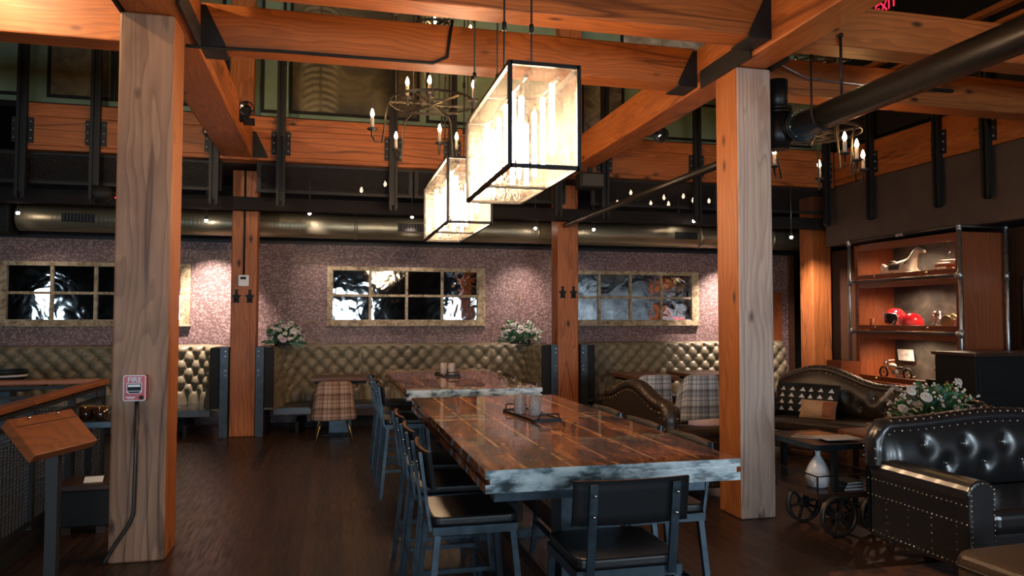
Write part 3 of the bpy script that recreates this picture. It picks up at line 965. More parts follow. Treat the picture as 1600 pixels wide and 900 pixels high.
# black cable along the crossbeam
b = MB()
pts = [(-1.0, 5.5, 3.40), (-0.85, 5.66, 3.455), (-0.4, 5.672, 3.475), (0.4, 5.672, 3.478), (0.75, 5.672, 3.48), (0.86, 5.672, 3.54), (0.88, 5.672, 3.7), (0.9, 5.672, 3.83), (0.9, 5.78, 3.86)]
b.tube(pts, 0.012, 8); tag(b.build('power_cable', 'black'), 'black cable sagging along the lower crossbeam', 'cable')
b = MB(); b.tube([(3.55, 5.55, 3.74), (4.05, 5.67, 3.62), (4.9, 5.67, 3.60)], 0.009, 8); tag(b.build('conduit', 'galv'), 'thin shiny conduit on the greyish crossbeam', 'conduit')

# EXIT sign
t = thing('exit_sign', 'glowing red exit sign high on the upper right wall', 'sign', (7.19, 8.30, 5.585), -PI / 2)
b = MB(); b.box(-0.2, 0.2, -0.03, 0, 0, 0.22); b.build('sign_box', 'black', t)
lettering('EXIT', 0.2, 'exitglow', t, (0, -0.034, 0.035), 0.002)
# upper balcony handrail at top right
b = MB(); b.box(-0.05, 0.05, -4, 3.2, 0, 0.06); b.box(-0.03, 0.03, -4, 3.2, -0.16, -0.12)
tag(b.build('balcony_rail', 'fir_y', loc=(7.0, 5.4, 4.85)), 'upper balcony handrail at the top right corner', 'handrail')


# ============================================================ LAMPS
def lantern(y0, y1, z0, z1, x0, x1, label, n, chains):
    t = thing('glass_lantern', label, 'pendant lamp', ((x0 + x1) / 2, (y0 + y1) / 2, z0), 0, 'seeded glass box lanterns')
    w, L, h = (x1 - x0) / 2, (y1 - y0) / 2, z1 - z0
    b = MB(); e = 0.011
    for sx in (-1, 1):
        for sy in (-1, 1):
            b.box(sx * w - e, sx * w + e, sy * L - e, sy * L + e, -e, h + e)
        for z in (0, h):
            b.box(sx * w - e, sx * w + e, -L, L, z - e, z + e)
    for sy in (-1, 0, 1):
        for z in (0, h):
            b.box(-w, w, sy * L - e, sy * L + e, z - e, z + e)
    for z in (0, h):
        b.box(-0.006, 0.006, -L, L, z - 0.006, z + 0.006) if z == 0 and False else None
    b.build('lantern_frame', 'steel', t)
    for nm, fn in (('glass_pane', lambda u, v: (-w, -L + 2 * L * u, h * v)), ('glass_pane', lambda u, v: (w, -L + 2 * L * u, h * v)),
                   ('glass_pane', lambda u, v: (-w + 2 * w * u, -L, h * v)), ('glass_pane', lambda u, v: (-w + 2 * w * u, L, h * v)),
                   ('glass_pane', lambda u, v: (-w + 2 * w * u, -L + 2 * L * v, 0))):
        b = MB(); b.grid(fn, 1, 1, False); b.build(nm, 'glass', t)
    # tube bulbs hung in two rows from a bar
    b = MB()
    for sx in (-1, 1):
        b.box(sx * 0.09 - 0.008, sx * 0.09 + 0.008, -L + 0.05, L - 0.05, h - 0.06, h - 0.04)
    b.build('bulb_bar', 'steel', t)
    for i in range(n):
        yy = -L + 0.16 + (2 * L - 0.32) * i / (n - 1)
        for sx in (-1, 1):
            z = h * 0.36 + 0.03 * ((i * 7 + (sx > 0) * 3) % 4 - 1.5)
            b = MB(); b.tube([(sx * 0.09, yy, z + 0.27), (sx * 0.09, yy, h - 0.05)], 0.012, 8); sk = b.build('bulb_socket', 'iron', t)
            b = MB(); b.tube([(sx * 0.09, yy, z - 0.14), (sx * 0.09, yy, z - 0.128), (sx * 0.09, yy, z + 0.26), (sx * 0.09, yy, z + 0.272)], [0.006, 0.0155, 0.0155, 0.009], 10); b.build('tube_bulb', 'tube', sk)
    for cx_, cy_ in chains:
        b = MB(); x = cx_ - (x0 + x1) / 2; y = cy_ - (y0 + y1) / 2
        b.tube([(x, y, h), (x, y, 6.85 - z0)], 0.006, 6)
        for q in range(3):
            b.tube([(x, y, h + 0.25 + q * 0.42), (x, y, h + 0.3 + q * 0.42)], 0.013, 8)
        b.build('suspension_rod', 'steel', t)
    return t


lantern(3.85, 5.12, 2.325, 2.885, 0.925, 1.315, 'large glowing glass box lantern nearest over the front table', 6, ((0.94, 4.05), (1.10, 4.05), (0.94, 4.95), (1.10, 4.95)))
lantern(6.24, 7.82, 2.325, 2.88, 0.955, 1.335, 'glowing glass box lantern further back over the far table', 6, ((1.13, 6.45), (1.13, 7.6)))


def candle(b_holder, b_wax, b_glow, x, y, z):
    """z is the base of the flame"""
    b_holder.lathe([(0.008, -0.2), (0.012, -0.14), (0.02, -0.135), (0.047, -0.125), (0.05, -0.112), (0.02, -0.11)], 12, (x, y, z))
    b_wax.lathe([(0.017, -0.11), (0.017, -0.005), (0.012, 0)], 10, (x, y, z))
    b_glow.lathe([(0.008, 0), (0.018, 0.02), (0.019, 0.035), (0.012, 0.062), (0.003, 0.085)], 10, (x, y, z))


def ringpts(r, z, n=28, cx_=0, cy_=0):
    return [(cx_ + r * math.cos(2 * PI * k / n), cy_ + r * math.sin(2 * PI * k / n), z) for k in range(n)]


def flatring(b, r, z, h=0.028, n=32):
    b.grid(lambda u, v: (r * math.cos(2 * PI * u), r * math.sin(2 * PI * u), z - h / 2 + h * v), n, 1)
    b.grid(lambda u, v: ((r - 0.006) * math.cos(2 * PI * u), (r - 0.006) * math.sin(2 * PI * u), z - h / 2 + h * v), n, 1)
    b.grid(lambda u, v: ((r - 0.006 * v) * math.cos(2 * PI * u), (r - 0.006 * v) * math.sin(2 * PI * u), z - h / 2), n, 1)


def chandelier(loc, label, lower, upper, rz=0, tiers=2):
    t = thing('iron_chandelier', label, 'chandelier', loc, rz, 'iron candle chandeliers')
    for ti in range(tiers):
        z = 0.0 + ti * 0.80
        b = MB(); flatring(b, 0.43, z + 0.02); flatring(b, 0.19, z)
        for k in range(3):
            a = k * PI / 3
            b.bar((0.43 * math.cos(a), 0.43 * math.sin(a), z), (-0.43 * math.cos(a), -0.43 * math.sin(a), z), 0.012, 0.018)
        b.build('ring', 'iron', t)
    b = MB()
    for k in range(6):
        a = k * PI / 3
        b.tube([(0.19 * math.cos(a), 0.19 * math.sin(a), 0), (0.19 * math.cos(a), 0.19 * math.sin(a), 1.6)], 0.008, 6)
    for k in range(3):
        a = k * 2 * PI / 3 + 0.4
        b.tube([(0.43 * math.cos(a), 0.43 * math.sin(a), 0), (0.43 * math.cos(a), 0.43 * math.sin(a), 1.6)], 0.008, 6)
    b.tube([(0, 0, 0), (0, 0, 6.85 - loc[2])], 0.012, 8)
    b.build('hanging_rod', 'iron', t)
    for (x, y, z) in lower:
        r = math.hypot(x, y); ux, uy = x / r, y / r
        b = MB()
        b.tube([(0.43 * ux, 0.43 * uy, 0), (r * 0.75 * 1.0 * ux + 0.0, r * 0.75 * uy, -0.05) if r > .5 else (0.40 * ux, 0.4 * uy, -0.08), (r * 0.84 * ux, r * 0.84 * uy, z - 0.24), (r * 0.95 * ux, r * 0.95 * uy, z - 0.24), (x, y, z - 0.19)], 0.009, 8)
        b2, b3 = MB(), MB(); candle(b, b2, b3, x, y, z)
        arm = b.build('candle_arm', 'iron', t); b2.build('candle_sleeve', 'cream', arm); b3.build('flame_bulb', 'candle', arm)
    for (x, y, z) in upper:
        b, b2, b3 = MB(), MB(), MB(); candle(b, b2, b3, x, y, z)
        b.tube([(x, y, z - 0.2), (x * 0.9, y * 0.9, 0.02 if z < 0.5 else 0.82)], 0.007, 6)
        arm = b.build('candle_arm', 'iron', t); b2.build('candle_sleeve', 'cream', arm); b3.build('flame_bulb', 'candle', arm)
    return t


CH1 = (0.97, 7.4, 3.66)
chandelier(CH1, 'two-tier iron candle chandelier over the far table', [(-0.60, -0.12, -0.20), (-0.30, 0.72, -0.20), (0.12, 0.30, -0.20), (0.62, -0.05, -0.20), (0.35, 0.6, -0.2)],
           [(-0.27, -0.20, 0.11), (-0.07, -0.34, 0.10), (0.37, -0.28, 0.11), (-0.43, -0.45, 0.83), (0.02, 0.0, 0.83), (0.42, 0.15, 0.83)])
chandelier((4.68, 6.42, 3.33), 'iron candle chandelier behind the fat black pipe', [(-0.40, 0.10, -0.19), (0.42, 0.52, -0.20), (-0.10, -0.56, -0.19), (0.14, -0.42, -0.21), (0.55, 0.0, -0.2)],
           [(-0.2, -0.4, 0.93), (0.3, 0.25, 0.93)])
chandelier((1.0, 2.4, 4.3), 'iron candle chandelier over the near end of the room', [(-0.6, -0.1, -0.2), (0.6, 0.1, -0.2), (-0.2, 0.58, -0.2), (0.2, -0.58, -0.2), (-0.45, 0.42, -0.2), (0.45, -0.4, -0.2)],
           [(0.42, 0.1, 0.11), (-0.42, 0.1, 0.11), (0, 0.43, 0.11), (0, -0.43, 0.11)])
chandelier((2.1, 7.6, 5.65), 'unseen iron candle chandelier added above the crossbeams to light the green wall', [(-0.6, -0.1, -0.2), (0.6, 0.1, -0.2), (-0.2, 0.58, -0.2), (0.2, -0.58, -0.2)],
           [(0.42, 0.1, 0.11), (-0.42, 0.1, 0.11), (0, 0.43, 0.11), (0, -0.43, 0.11)], tiers=1)  # added out of view to brighten the upper wall and beam tops
chandelier((5.0, 2.9, 4.1), 'iron candle chandelier over the near leather sofa', [(-0.6, -0.1, -0.2), (0.6, 0.1, -0.2), (-0.2, 0.58, -0.2), (0.2, -0.58, -0.2)],
           [(0.42, 0.1, 0.11), (-0.42, 0.1, 0.11), (0, 0.43, 0.11), (0, -0.43, 0.11)])
chandelier((-3.2, 3.0, 4.4), 'iron candle chandelier over the left stair rail', [(-0.6, -0.1, -0.2), (0.6, 0.1, -0.2), (-0.2, 0.58, -0.2), (0.2, -0.58, -0.2)],
           [(0.42, 0.1, 0.11), (-0.42, 0.1, 0.11), (0, 0.43, 0.11), (0, -0.43, 0.11)])


def pendant(x, y, z, label, target=None, energy=0, glow='bulb', r=0.022, top=3.40):
    t = thing('pendant_spot', label, 'pendant light', (x, y, z), 0, 'little wire pendants below the balcony')
    b = MB(); b.tube([(0, 0, 0.05), (0, 0, top - z)], 0.004, 6); b.build('wire', 'galv', t)
    b = MB(); b.lathe([(0.008, 0.06), (0.014, 0.05), (0.018, 0.02), (0.03, 0.0)], 12); b.build('socket', 'galv', t)
    b = MB(); b.ball((0, 0, -0.012), r, 2); b.build('bulb', glow, t)
    if target:
        o = lamp('spot_glow', 'SPOT', (0, 0, -0.05), energy, (1.0, 0.80, 0.70), parent=t, spot_size=1.25, spot_blend=1.0, shadow_soft_size=0.03)
        aim(o, target, (x, y, z - 0.05))
    return t


pendant(-3.86, 10.55, 2.84, 'glowing wire pendant at the left edge', (-3.6, 11.26, 1.7), WASH * 0.25)
pendant(-1.64, 10.6, 2.82, 'wire pendant right of the fire alarm post', (-1.60, 11.26, 1.15), WASH * 13.0)
pendant(2.91, 10.5, 2.84, 'wire pendant right of the big lantern bottom', (2.85, 11.26, 1.2), WASH * 3.0)
pendant(3.82, 10.5, 2.85, 'glowing pink wire pendant beside the post with two hooks', (3.6, 11.26, 1.8), WASH * 0.25)
pendant(5.26, 10.6, 3.14, 'bright wire pendant under the mesh screen', (5.3, 10.9, 2.6), WASH * 0.1)
pendant(6.42, 10.58, 2.78, 'wire pendant hidden behind the post beside the cart', (6.3, 11.26, 1.15), WASH * 13.0)
pendant(6.45, 9.43, 2.69, 'wire pendant near the bright orange post', (7.36, 10.0, 1.5), WASH * 6.0)
pendant(-0.3, 10.5, 2.95, 'wire pendant over the left end of the middle booth', (0.1, 11.26, 1.7), WASH * 0.8)
pendant(1.1, 10.5, 2.95, 'wire pendant hidden behind the far lantern', (1.1, 11.26, 1.6), WASH * 0.9)
pendant(5.0, 9.6, 2.9, 'wire pendant over the plaid chairs', (4.4, 8.6, 0.7), WASH * 0.5)
for i, (px, pz) in enumerate(((0.36, 3.15), (0.66, 3.24), (3.85, 3.12), (4.05, 3.27), (4.15, 3.2), (4.35, 3.13), (4.55, 3.22), (4.62, 3.13), (4.85, 3.25), (5.0, 3.2), (5.25, 3.2))):
    t = thing('bulb_pendant', 'tiny bare bulb hanging behind the mesh screen', 'bulb', (px, 9.62, pz), 0, 'tiny bulbs behind the mesh')
    b = MB(); b.tube([(0, 0, 0.02), (0, 0, 3.40 - pz)], 0.003, 6); b.build('wire', 'iron', t)
    b = MB(); b.lathe([(0.006, 0.03), (0.018, 0.0), (0.022, -0.02), (0.01, -0.042)], 10); b.build('glass_bulb', 'bulbdim', t)


def spothead(name, loc, label, d, r=0.07, cat='spotlight'):
    t = thing(name, label, cat, loc)
    q = Vector(d).to_track_quat('Z', 'Y').to_matrix().to_4x4()
    b = MB(); b.lathe([(r * 0.45, -r * 1.6), (r * 0.8, -r * 1.2), (r, 0), (r * 0.96, 0.005), (r * 0.86, -0.02)], 20, T=q, cap=False); b.build('lamp_can', 'black', t)
    b = MB(); b.lathe([(0.001, -0.05), (r * 0.5, -0.04), (r * 0.86, -0.012)], 20, T=q, cap=False); b.build('reflector', 'chrome', t)
    return t


s = spothead('spotlight', (-0.87, 8.0, 3.66), 'black spotlight with shiny reflector on the left long beam', (0.1, -1, -0.12), 0.08)
b = MB(); b.box(-0.07, 0.02, 0.02, 0.1, -0.12, 0.02); b.box(-0.03, 0.08, -0.02, 0.06, -0.16, -0.1); b.build('bracket', 'black', s)
s = spothead('spotlight', (-1.33, 8.6, 3.55), 'dim black spotlight under the left long beam', (-0.6, -1, -0.2), 0.07)
b = MB(); b.bar((0, 0.05, 0), (0.1, 0.1, 0.02), 0.03); b.build('bracket', 'black', s)
s = spothead('spotlight', (3.36, 7.2, 3.44), 'white rimmed spotlight under the right long beam', (-0.7, -0.6, -0.4), 0.08)
b = MB(); b.bar((0, 0.03, 0.0), (-0.14, 0.08, 0.012), 0.03); b.build('bracket', 'black', s)
s = spothead('spotlight', (-2.55, 4.72, 4.18), 'spotlight high at the left lighting the pale crossbeam', (0.35, 0.9, -0.55), 0.07)
b = MB(); b.bar((0, 0, 0.03), (0, 0, 2.67), 0.02); b.build('hanging_rod', 'black', s)
lo = lamp('spot_glow', 'SPOT', (0.02, 0.05, -0.03), 280, (1.0, 0.72, 0.40), parent=s, spot_size=2.0, spot_blend=1.0, shadow_soft_size=0.04)
aim(lo, (-1.75, 5.69, 3.62), (-2.53, 4.77, 4.15))
s = spothead('heat_lamp', (-2.55, 9.0, 2.86), 'round dark heat lamp hanging left of the fire alarm post', (-1, -0.2, -0.2), 0.11, 'heat lamp')
b = MB(); b.tube([(0, 0, 0), (0.12, 0, 0.05), (0.2, 0.3, 0.05), (0.2, 0.42, 0.54)], 0.008, 6); b.build('hanging_rod', 'iron', s)
b = MB(); b.ball((0.21, 0.02, -0.02), 0.012); b.build('pilot_light', 'exitglow', s)
# track bar with a small bright spot on the greyish crossbeam
t = thing('track_light', 'bright little track spot on the greyish crossbeam', 'spotlight', (5.05, 5.672, 3.62))
b = MB(); b.box(-0.08, 0.55, -0.02, 0.02, -0.012, 0.012); b.build('track', 'black', t)
b = MB(); b.lathe([(0.03, -0.05), (0.035, 0.03)], 14, T=Matrix.Translation((-0.14, -0.03, -0.03)) @ Matrix.Rotation(1.1, 4, 'Y')); b.build('lamp_can', 'galv', t)
b = MB(); b.ball((-0.17, -0.06, -0.045), 0.026, 2); b.build('bulb', 'bulb', t)

# loudspeaker
t = thing('loudspeaker', 'black loudspeaker under the far end of the right beam', 'loudspeaker', (3.21, 8.95, 3.16))
b = MB(); b.prism([(-0.17, 0), (0.17, 0), (0.17, 0.2), (-0.17, 0.2)], -0.11, 0.11, 'y'); b.build('cabinet', 'black', t, bevel=0.02)
b = MB(); b.box(-0.14, 0.14, -0.118, -0.11, 0.025, 0.175); b.build('grille', 'iron', t)
b = MB(); b.box(-0.03, 0.03, -0.02, 0.02, 0.2, 0.274); b.build('mount', 'steel', t)


# ============================================================ MIRRORS, POST FITTINGS
def wall_mirror(x0, x1, label):
    z0, z1 = 1.405, 2.268
    t = thing('window_mirror', label, 'mirror', ((x0 + x1) / 2, 11.26, z0), 0, 'divided mirrors on the papered wall')
    w, h = (x1 - x0) / 2, z1 - z0
    e = 0.085
    b = MB()
    b.box(-w, w, -0.05, 0, 0, e * 0.9); b.box(-w, w, -0.05, 0, h - e * 0.7, h)
    b.box(-w, -w + e, -0.05, 0, e * 0.9, h - e * 0.7); b.box(w - 0.13, w, -0.05, 0, e * 0.9, h - e * 0.7)
    b.box(-w - 0.01, w + 0.01, -0.065, 0, -0.02, 0.0)
    b.build('frame', 'worn', t, bevel=0.004)
    b = MB()
    ww = 2 * w - e - 0.13
    for k in (1, 2, 3):
        x = -w + e + ww * k / 4
        b.box(x - 0.02, x + 0.02, -0.042, -0.004, e * 0.9, h - e * 0.7)
    zm = h / 2 + 0.005
    b.box(-w + e, w - 0.13, -0.038, -0.004, zm - 0.018, zm + 0.018)
    b.build('muntin', 'worn', t)
    b = MB()
    zz = [e * 0.9, zm, h - e * 0.7]
    rnd = random.Random(int(x0 * 100))
    for k in range(4):
        for j in range(2):
            xa = -w + e + ww * k / 4; xb = xa + ww / 4
            a, c = rnd.uniform(-0.004, 0.004), rnd.uniform(-0.004, 0.004)
            b.grid(lambda u, v: (xa + (xb - xa) * u, -0.014 + a * (u - 0.5) + c * (v - 0.5), zz[j] + (zz[j + 1] - zz[j]) * v), 1, 1, False)
    b.build('mirror_glass', 'mirror', t)
    return t


wall_mirror(-4.30, -1.93, 'eight-pane framed mirror left of the fire alarm post')
wall_mirror(-0.06, 2.31, 'eight-pane framed mirror over the middle booth')
wall_mirror(3.55, 5.92, 'eight-pane framed mirror over the right booth')

# fire alarm pull station
t = thing('fire_alarm', 'red fire alarm pull box on the weathered post', 'fire alarm', (-1.165, 5.04, 0.995))
b = MB(); b.prism(rounded(0.125, 0.155, 0.012), -0.05, 0, 'y', T=Matrix.Translation((0.0, 0, 0.0775))); b.build('box', 'firered', t)
b = MB(); pol = rounded(0.128, 0.158, 0.014)
b.prism(pol, -0.054, -0.05, 'y', T=Matrix.Translation((0, 0, 0.0775))); b.build('rim', 'whiteplastic', t)
b = MB(); b.prism(rounded(0.117, 0.147, 0.01), -0.0565, -0.054, 'y', T=Matrix.Translation((0, 0, 0.0775))); fp = b.build('front_plate', 'firered', t)
b = MB(); b.prism([(-0.043, 0.108), (0.043, 0.108), (0.043, 0.052), (0.03, 0.044), (-0.03, 0.044), (-0.043, 0.052)], -0.059, -0.0565); hd = b.build('pull_handle', 'whiteplastic', t)
b = MB(); b.prism([(-0.038, 0.104), (0.038, 0.104), (0.038, 0.062), (-0.038, 0.062)], -0.062, -0.059); b.prism([(-0.036, 0.058), (0.036, 0.058), (0.026, 0.048), (-0.026, 0.048)], -0.062, -0.059); b.build('grip', 'black', hd)
b = MB(); b.box(-0.034, 0.034, -0.0635, -0.062, 0.085, 0.100); b.build('instruction_strip', 'whiteplastic', hd)
b = MB(); b.lathe([(0.013, 0), (0.013, 0.006)], 14, T=Matrix.Translation((0.04, -0.0565, 0.02)) @ Matrix.Rotation(PI / 2, 4, 'X')); b.build('key_lock', 'black', t)
b = MB(); b.box(-0.05, 0.005, -0.0575, -0.0565, 0.019, 0.025); b.box(-0.04, 0.0, -0.0575, -0.0565, 0.012, 0.015); b.build('maker_strip', 'whiteplastic', t)
lettering('FIRE', 0.043, 'whiteplastic', t, (0, -0.058, 0.114), 0.0006, 0.0008)
b = MB(); b.tube([(-1.16, 5.026, 0.995), (-1.16, 5.026, 0.6), (-1.165, 5.026, 0.30), (-1.19, 5.026, 0.235), (-1.27, 5.026, 0.11), (-1.315, 5.024, 0.03), (-1.325, 5.022, 0.0)], 0.012, 10)
tag(b.build('conduit', 'iron'), 'grey conduit bending from the fire alarm down to the floor', 'conduit')
# thermostat with conduit
t = thing('thermostat', 'small white thermostat on the post with two star hooks', 'thermostat', (-1.085, 10.0, 1.91))
b = MB(); b.prism(rounded(0.125, 0.14, 0.012), -0.035, 0, 'y', T=Matrix.Translation((0, 0, 0.07))); b.build('case', 'whiteplastic', t)
b = MB(); b.box(-0.04, 0.03, -0.037, -0.035, 0.085, 0.118); b.build('display', 'black', t)
b = MB(); b.tube([(-1.085, 9.988, 2.05), (-1.085, 9.988, 3.40)], 0.012, 8); tag(b.build('conduit', 'black'), 'dark conduit rising from the white thermostat', 'conduit')
HK = [(-0.028, 0.165), (0.028, 0.165), (0.014, 0.145), (0.014, 0.125), (0.030, 0.095), (0.062, 0.10), (0.036, 0.065), (0.030, 0.03), (0.042, 0.0), (-0.042, 0.0), (-0.030, 0.03), (-0.036, 0.065), (-0.062, 0.10), (-0.030, 0.095), (-0.014, 0.125), (-0.014, 0.145)]
for x, y, z, lab in ((-1.17, 10.0, 1.70, 'left dark star hook under the white thermostat'), (-1.01, 10.0, 1.70, 'right dark star hook under the white thermostat'),
                     (3.17, 10.0, 1.79, 'left dark hook on the post behind the far table'), (3.33, 10.0, 1.79, 'right dark hook on the post behind the far table')):
    b = MB(); b.prism(HK, -0.014, 0, 'y'); b.tube([(0, -0.012, 0.03), (0, -0.045, 0.03), (0, -0.05, 0.055)], 0.008, 8)
    tag(b.build('coat_hook', 'black', loc=(x, y, z)), lab, 'coat hook', 'dark hooks on the timber posts')


# ============================================================ BOOTHS
def path_u(x0, x1, y0, y1, r, left=True, right=True, n=14):
    P = []
    if left:
        P += [(x0, y0), (x0, y1 - r)]
        P += [(x0 + r - r * math.cos(a), y1 - r + r * math.sin(a)) for a in [PI / 2 * k / n for k in range(1, n)]]
        P += [(x0 + r, y1)]
    else:
        P += [(x0, y1)]
    if right:
        P += [(x1 - r, y1)]
        P += [(x1 - r + r * math.sin(a), y1 - r + r * math.cos(a)) for a in [PI / 2 * k / n for k in range(1, n)]]
        P += [(x1, y1 - r), (x1, y0)]
    else:
        P += [(x1, y1)]
    return [Vector((a, c)) for a, c in P]


def resample(P, step):
    ls = [0]
    for a, c in zip(P, P[1:]):
        ls.append(ls[-1] + (c - a).length)
    n = int(ls[-1] / step); out = []
    j = 0
    for i in range(n + 1):
        s_ = ls[-1] * i / n
        while j < len(P) - 2 and ls[j + 1] < s_:
            j += 1
        a, c = P[j], P[j + 1]
        f = (s_ - ls[j]) / max(1e-9, ls[j + 1] - ls[j])
        d_ = (c - a).normalized()
        out.append((a.lerp(c, f), d_, s_))
    # smooth the directions
    res = []
    for i, (p, d_, s_) in enumerate(out):
        d2 = (out[min(i + 1, n)][0] - out[max(i - 1, 0)][0]).normalized()
        res.append((p, Vector((d2.y, -d2.x)), s_))      # normal to the right of travel = into the booth
    return res


def booth(label, x0, x1, left, right, y0=10.05, y1=11.02, seatlab=None):
    t = thing('booth_banquette', label, 'booth seat', ((x0 + x1) / 2, y1, 0), 0, 'olive tufted booths along the papered wall')
    cx_, cy_ = (x0 + x1) / 2, y1
    P = resample(path_u(x0, x1, y0, y1, 0.42, left, right), 0.019)
    Z0, Z1 = 0.33, 1.125
    nv = 38
    A, B = 0.21, 0.215
    b = MB(); cols = []
    for p, nrm, s_ in P:
        col = []
        for j in range(nv + 1):
            f = j / nv; z = Z0 + (Z1 - Z0) * f
            zz = z - 0.10
            a1 = abs(math.sin(PI * (s_ / A + zz / B))); a2 = abs(math.sin(PI * (s_ / A - zz / B)))
            if z < 0.56:
                k = (0.56 - z) / 0.12; k = min(1, k)
                fl = abs(math.sin(PI * (s_ / A + 0.56 / B)))
                puff = (1 - k) * (a1 * a2) ** 0.42 + k * fl ** 0.5
            else:
                puff = (a1 * a2) ** 0.36
            # deep button pits where the folds cross
            qa, qb = s_ / A + zz / B, s_ / A - zz / B
            da, db = qa - round(qa), qb - round(qb)
            if z > 0.5:
                puff -= 0.85 * math.exp(-((da * da + db * db) * 48))
            else:
                pass
            seam = abs(((s_ + 0.9) % 1.9) - 0.95)
            if seam < 0.02:
                puff *= 0.35
            dpt = 0.02 + 0.062 * puff
            edge = min(1, (1 - f) / 0.06); dpt *= (0.25 + 0.75 * edge ** 0.5)
            lean = 0.07 * (1 - f)
            tp = 1.0
            if left:
                tp *= min(1, s_ / 0.22)
            if right:
                tp *= min(1, (P[-1][2] - s_) / 0.22)
            dpt *= tp ** 0.7; lean *= tp
            q = p + nrm * (dpt + lean)
            col.append(b.bm.verts.new((q.x - cx_, q.y - cy_, z)))
        # roll over the top and down the back
        for off, z in ((-0.04, Z1 + 0.012), (-0.09, Z1), (-0.09, Z0)):
            q = p + nrm * off
            col.append(b.bm.verts.new((q.x - cx_, q.y - cy_, z)))
        cols.append(col)
    for c1, c2 in zip(cols, cols[1:]):
        for j in range(len(c1) - 1):
            f = b.bm.faces.new((c1[j], c2[j], c2[j + 1], c1[j + 1])); f.smooth = True
    b.bm.faces.new(cols[0]); b.bm.faces.new(cols[-1][::-1])
    b.build('tufted_back', 'tuft', t)
    # seat: cushions and box fronts following the same path
    P2 = resample(path_u(x0, x1, y0, y1, 0.42, left, right), 0.05)
    D = 0.50
    for nm, prof, mt in (('seat_cushion', [(0.03, 0.26), (0.03, 0.335), (0.1, 0.345), (D - 0.04, 0.345), (D, 0.32), (D, 0.262)], 'leather'),
                         ('seat_front', [(D - 0.05, 0.16), (D - 0.05, 0.258), (D - 0.01, 0.258), (D - 0.01, 0.16)], 'dark_x'),
                         ('plinth', [(D - 0.2, 0.0), (D - 0.2, 0.16), (D - 0.16, 0.16), (D - 0.16, 0.0)], 'black')):
        b = MB(); cols = []
        for p, nrm, s_ in P2:
            cols.append([b.bm.verts.new((p.x + nrm.x * d_ - cx_, p.y + nrm.y * d_ - cy_, z)) for d_, z in prof])
        n = len(prof)
        for c1, c2 in zip(cols, cols[1:]):
            for j in range(n):
                b.bm.faces.new((c1[j], c2[j], c2[(j + 1) % n], c1[(j + 1) % n]))
        b.bm.faces.new(cols[0]); b.bm.faces.new(cols[-1][::-1])
        b.build(nm, mt, t)
    # end posts: dark side panel with a riveted steel strip on its front edge
    for on, sx, xx in ((left, -1, x0), (right, 1, x1)):
        if not on:
            continue
        b = MB(); xa, xb = sorted((xx + sx * 0.092, xx + sx * 0.19))
        b.box(xa - cx_, xb - cx_, 10.02 - cy_, 11.2 - cy_, 0, 1.13); b.build('end_panel', 'dark_z', t)
        b = MB(); xc, xd = sorted((xx + sx * 0.091, xx - sx * 0.03)); b.box(xc - cx_, xd - cx_, 10.015 - cy_, 10.05 - cy_, 0.36, 1.128); b.build('end_cap', 'black', t, bevel=0.008)
        b = MB(); b.box(xa - cx_, xb - cx_, 9.985 - cy_, 10.019 - cy_, 0, 1.135); st = b.build('steel_strip', 'strip', t)
        for z in (0.78, 0.84, 1.02, 1.08):
            b = MB(); b.lathe([(0.012, 0), (0.012, 0.006), (0.006, 0.01)], 10, T=Matrix.Translation(((xa + xb) / 2 - cx_ + sx * 0.015, 9.985 - cy_, z)) @ Matrix.Rotation(PI / 2, 4, 'X'))
            b.build('rivet', 'galv', st)
    return t


booth('olive tufted booth at the left behind the fire alarm post', -6.6, -1.445, False, True)
booth('olive tufted booth in the middle under the middle mirror', -0.735, 2.905, True, True)
booth('olive tufted booth at the right under the right mirror', 3.625, 7.35, True, False)


def booth_table(x, y, w, d_, label, h=0.745):
    t = thing('booth_table', label, 'table', (x, y, 0), 0, 'small wooden booth tables')
    b = MB(); b.box(-w / 2, w / 2, -d_ / 2, d_ / 2, h - 0.045, h); b.build('tabletop', 'brown_x', t, bevel=0.004)
    b = MB(); b.box(-w / 2 + 0.05, w / 2 - 0.05, -d_ / 2 + 0.05, d_ / 2 - 0.05, h - 0.085, h - 0.046); b.build('apron', 'steel', t)
    b = MB(); b.box(-0.14, 0.14, -0.1, 0.1, 0.02, h - 0.086); b.build('pedestal', 'bluesteel', t)
    b = MB(); b.box(-0.22, 0.22, -0.22, 0.22, 0, 0.02); b.build('base_plate', 'steel', t)
    return t


booth_table(0.13, 10.05, 0.75, 0.6, 'small wooden table in front of the middle booth')
booth_table(4.15, 9.45, 0.62, 0.9, 'left of the two wooden tables in the right booth')
booth_table(5.1, 9.6, 0.7, 0.85, 'right of the two wooden tables behind the plaid chairs')
booth_table(-3.7, 9.75, 0.9, 0.7, 'table in the left booth carrying a shallow basket', 0.76)
t = thing('basket', 'shallow dark basket with pale rim on the left booth table', 'basket', (-3.62, 9.65, 0.76))
b = MB(); b.lathe([(0.16, 0), (0.19, 0.02), (0.235, 0.13), (0.225, 0.13), (0.18, 0.03), (0.01, 0.02)], 28); b.build('bowl', 'black', t)
b = MB(); b.tube(ringpts(0.235, 0.135, 28), 0.012, 8, closed=True); b.build('rim', 'bluesteel', t)
b = MB(); b.tube(ringpts(0.215, 0.085, 28), 0.014, 6, closed=True); b.build('pale_band', 'whiteplastic', t)


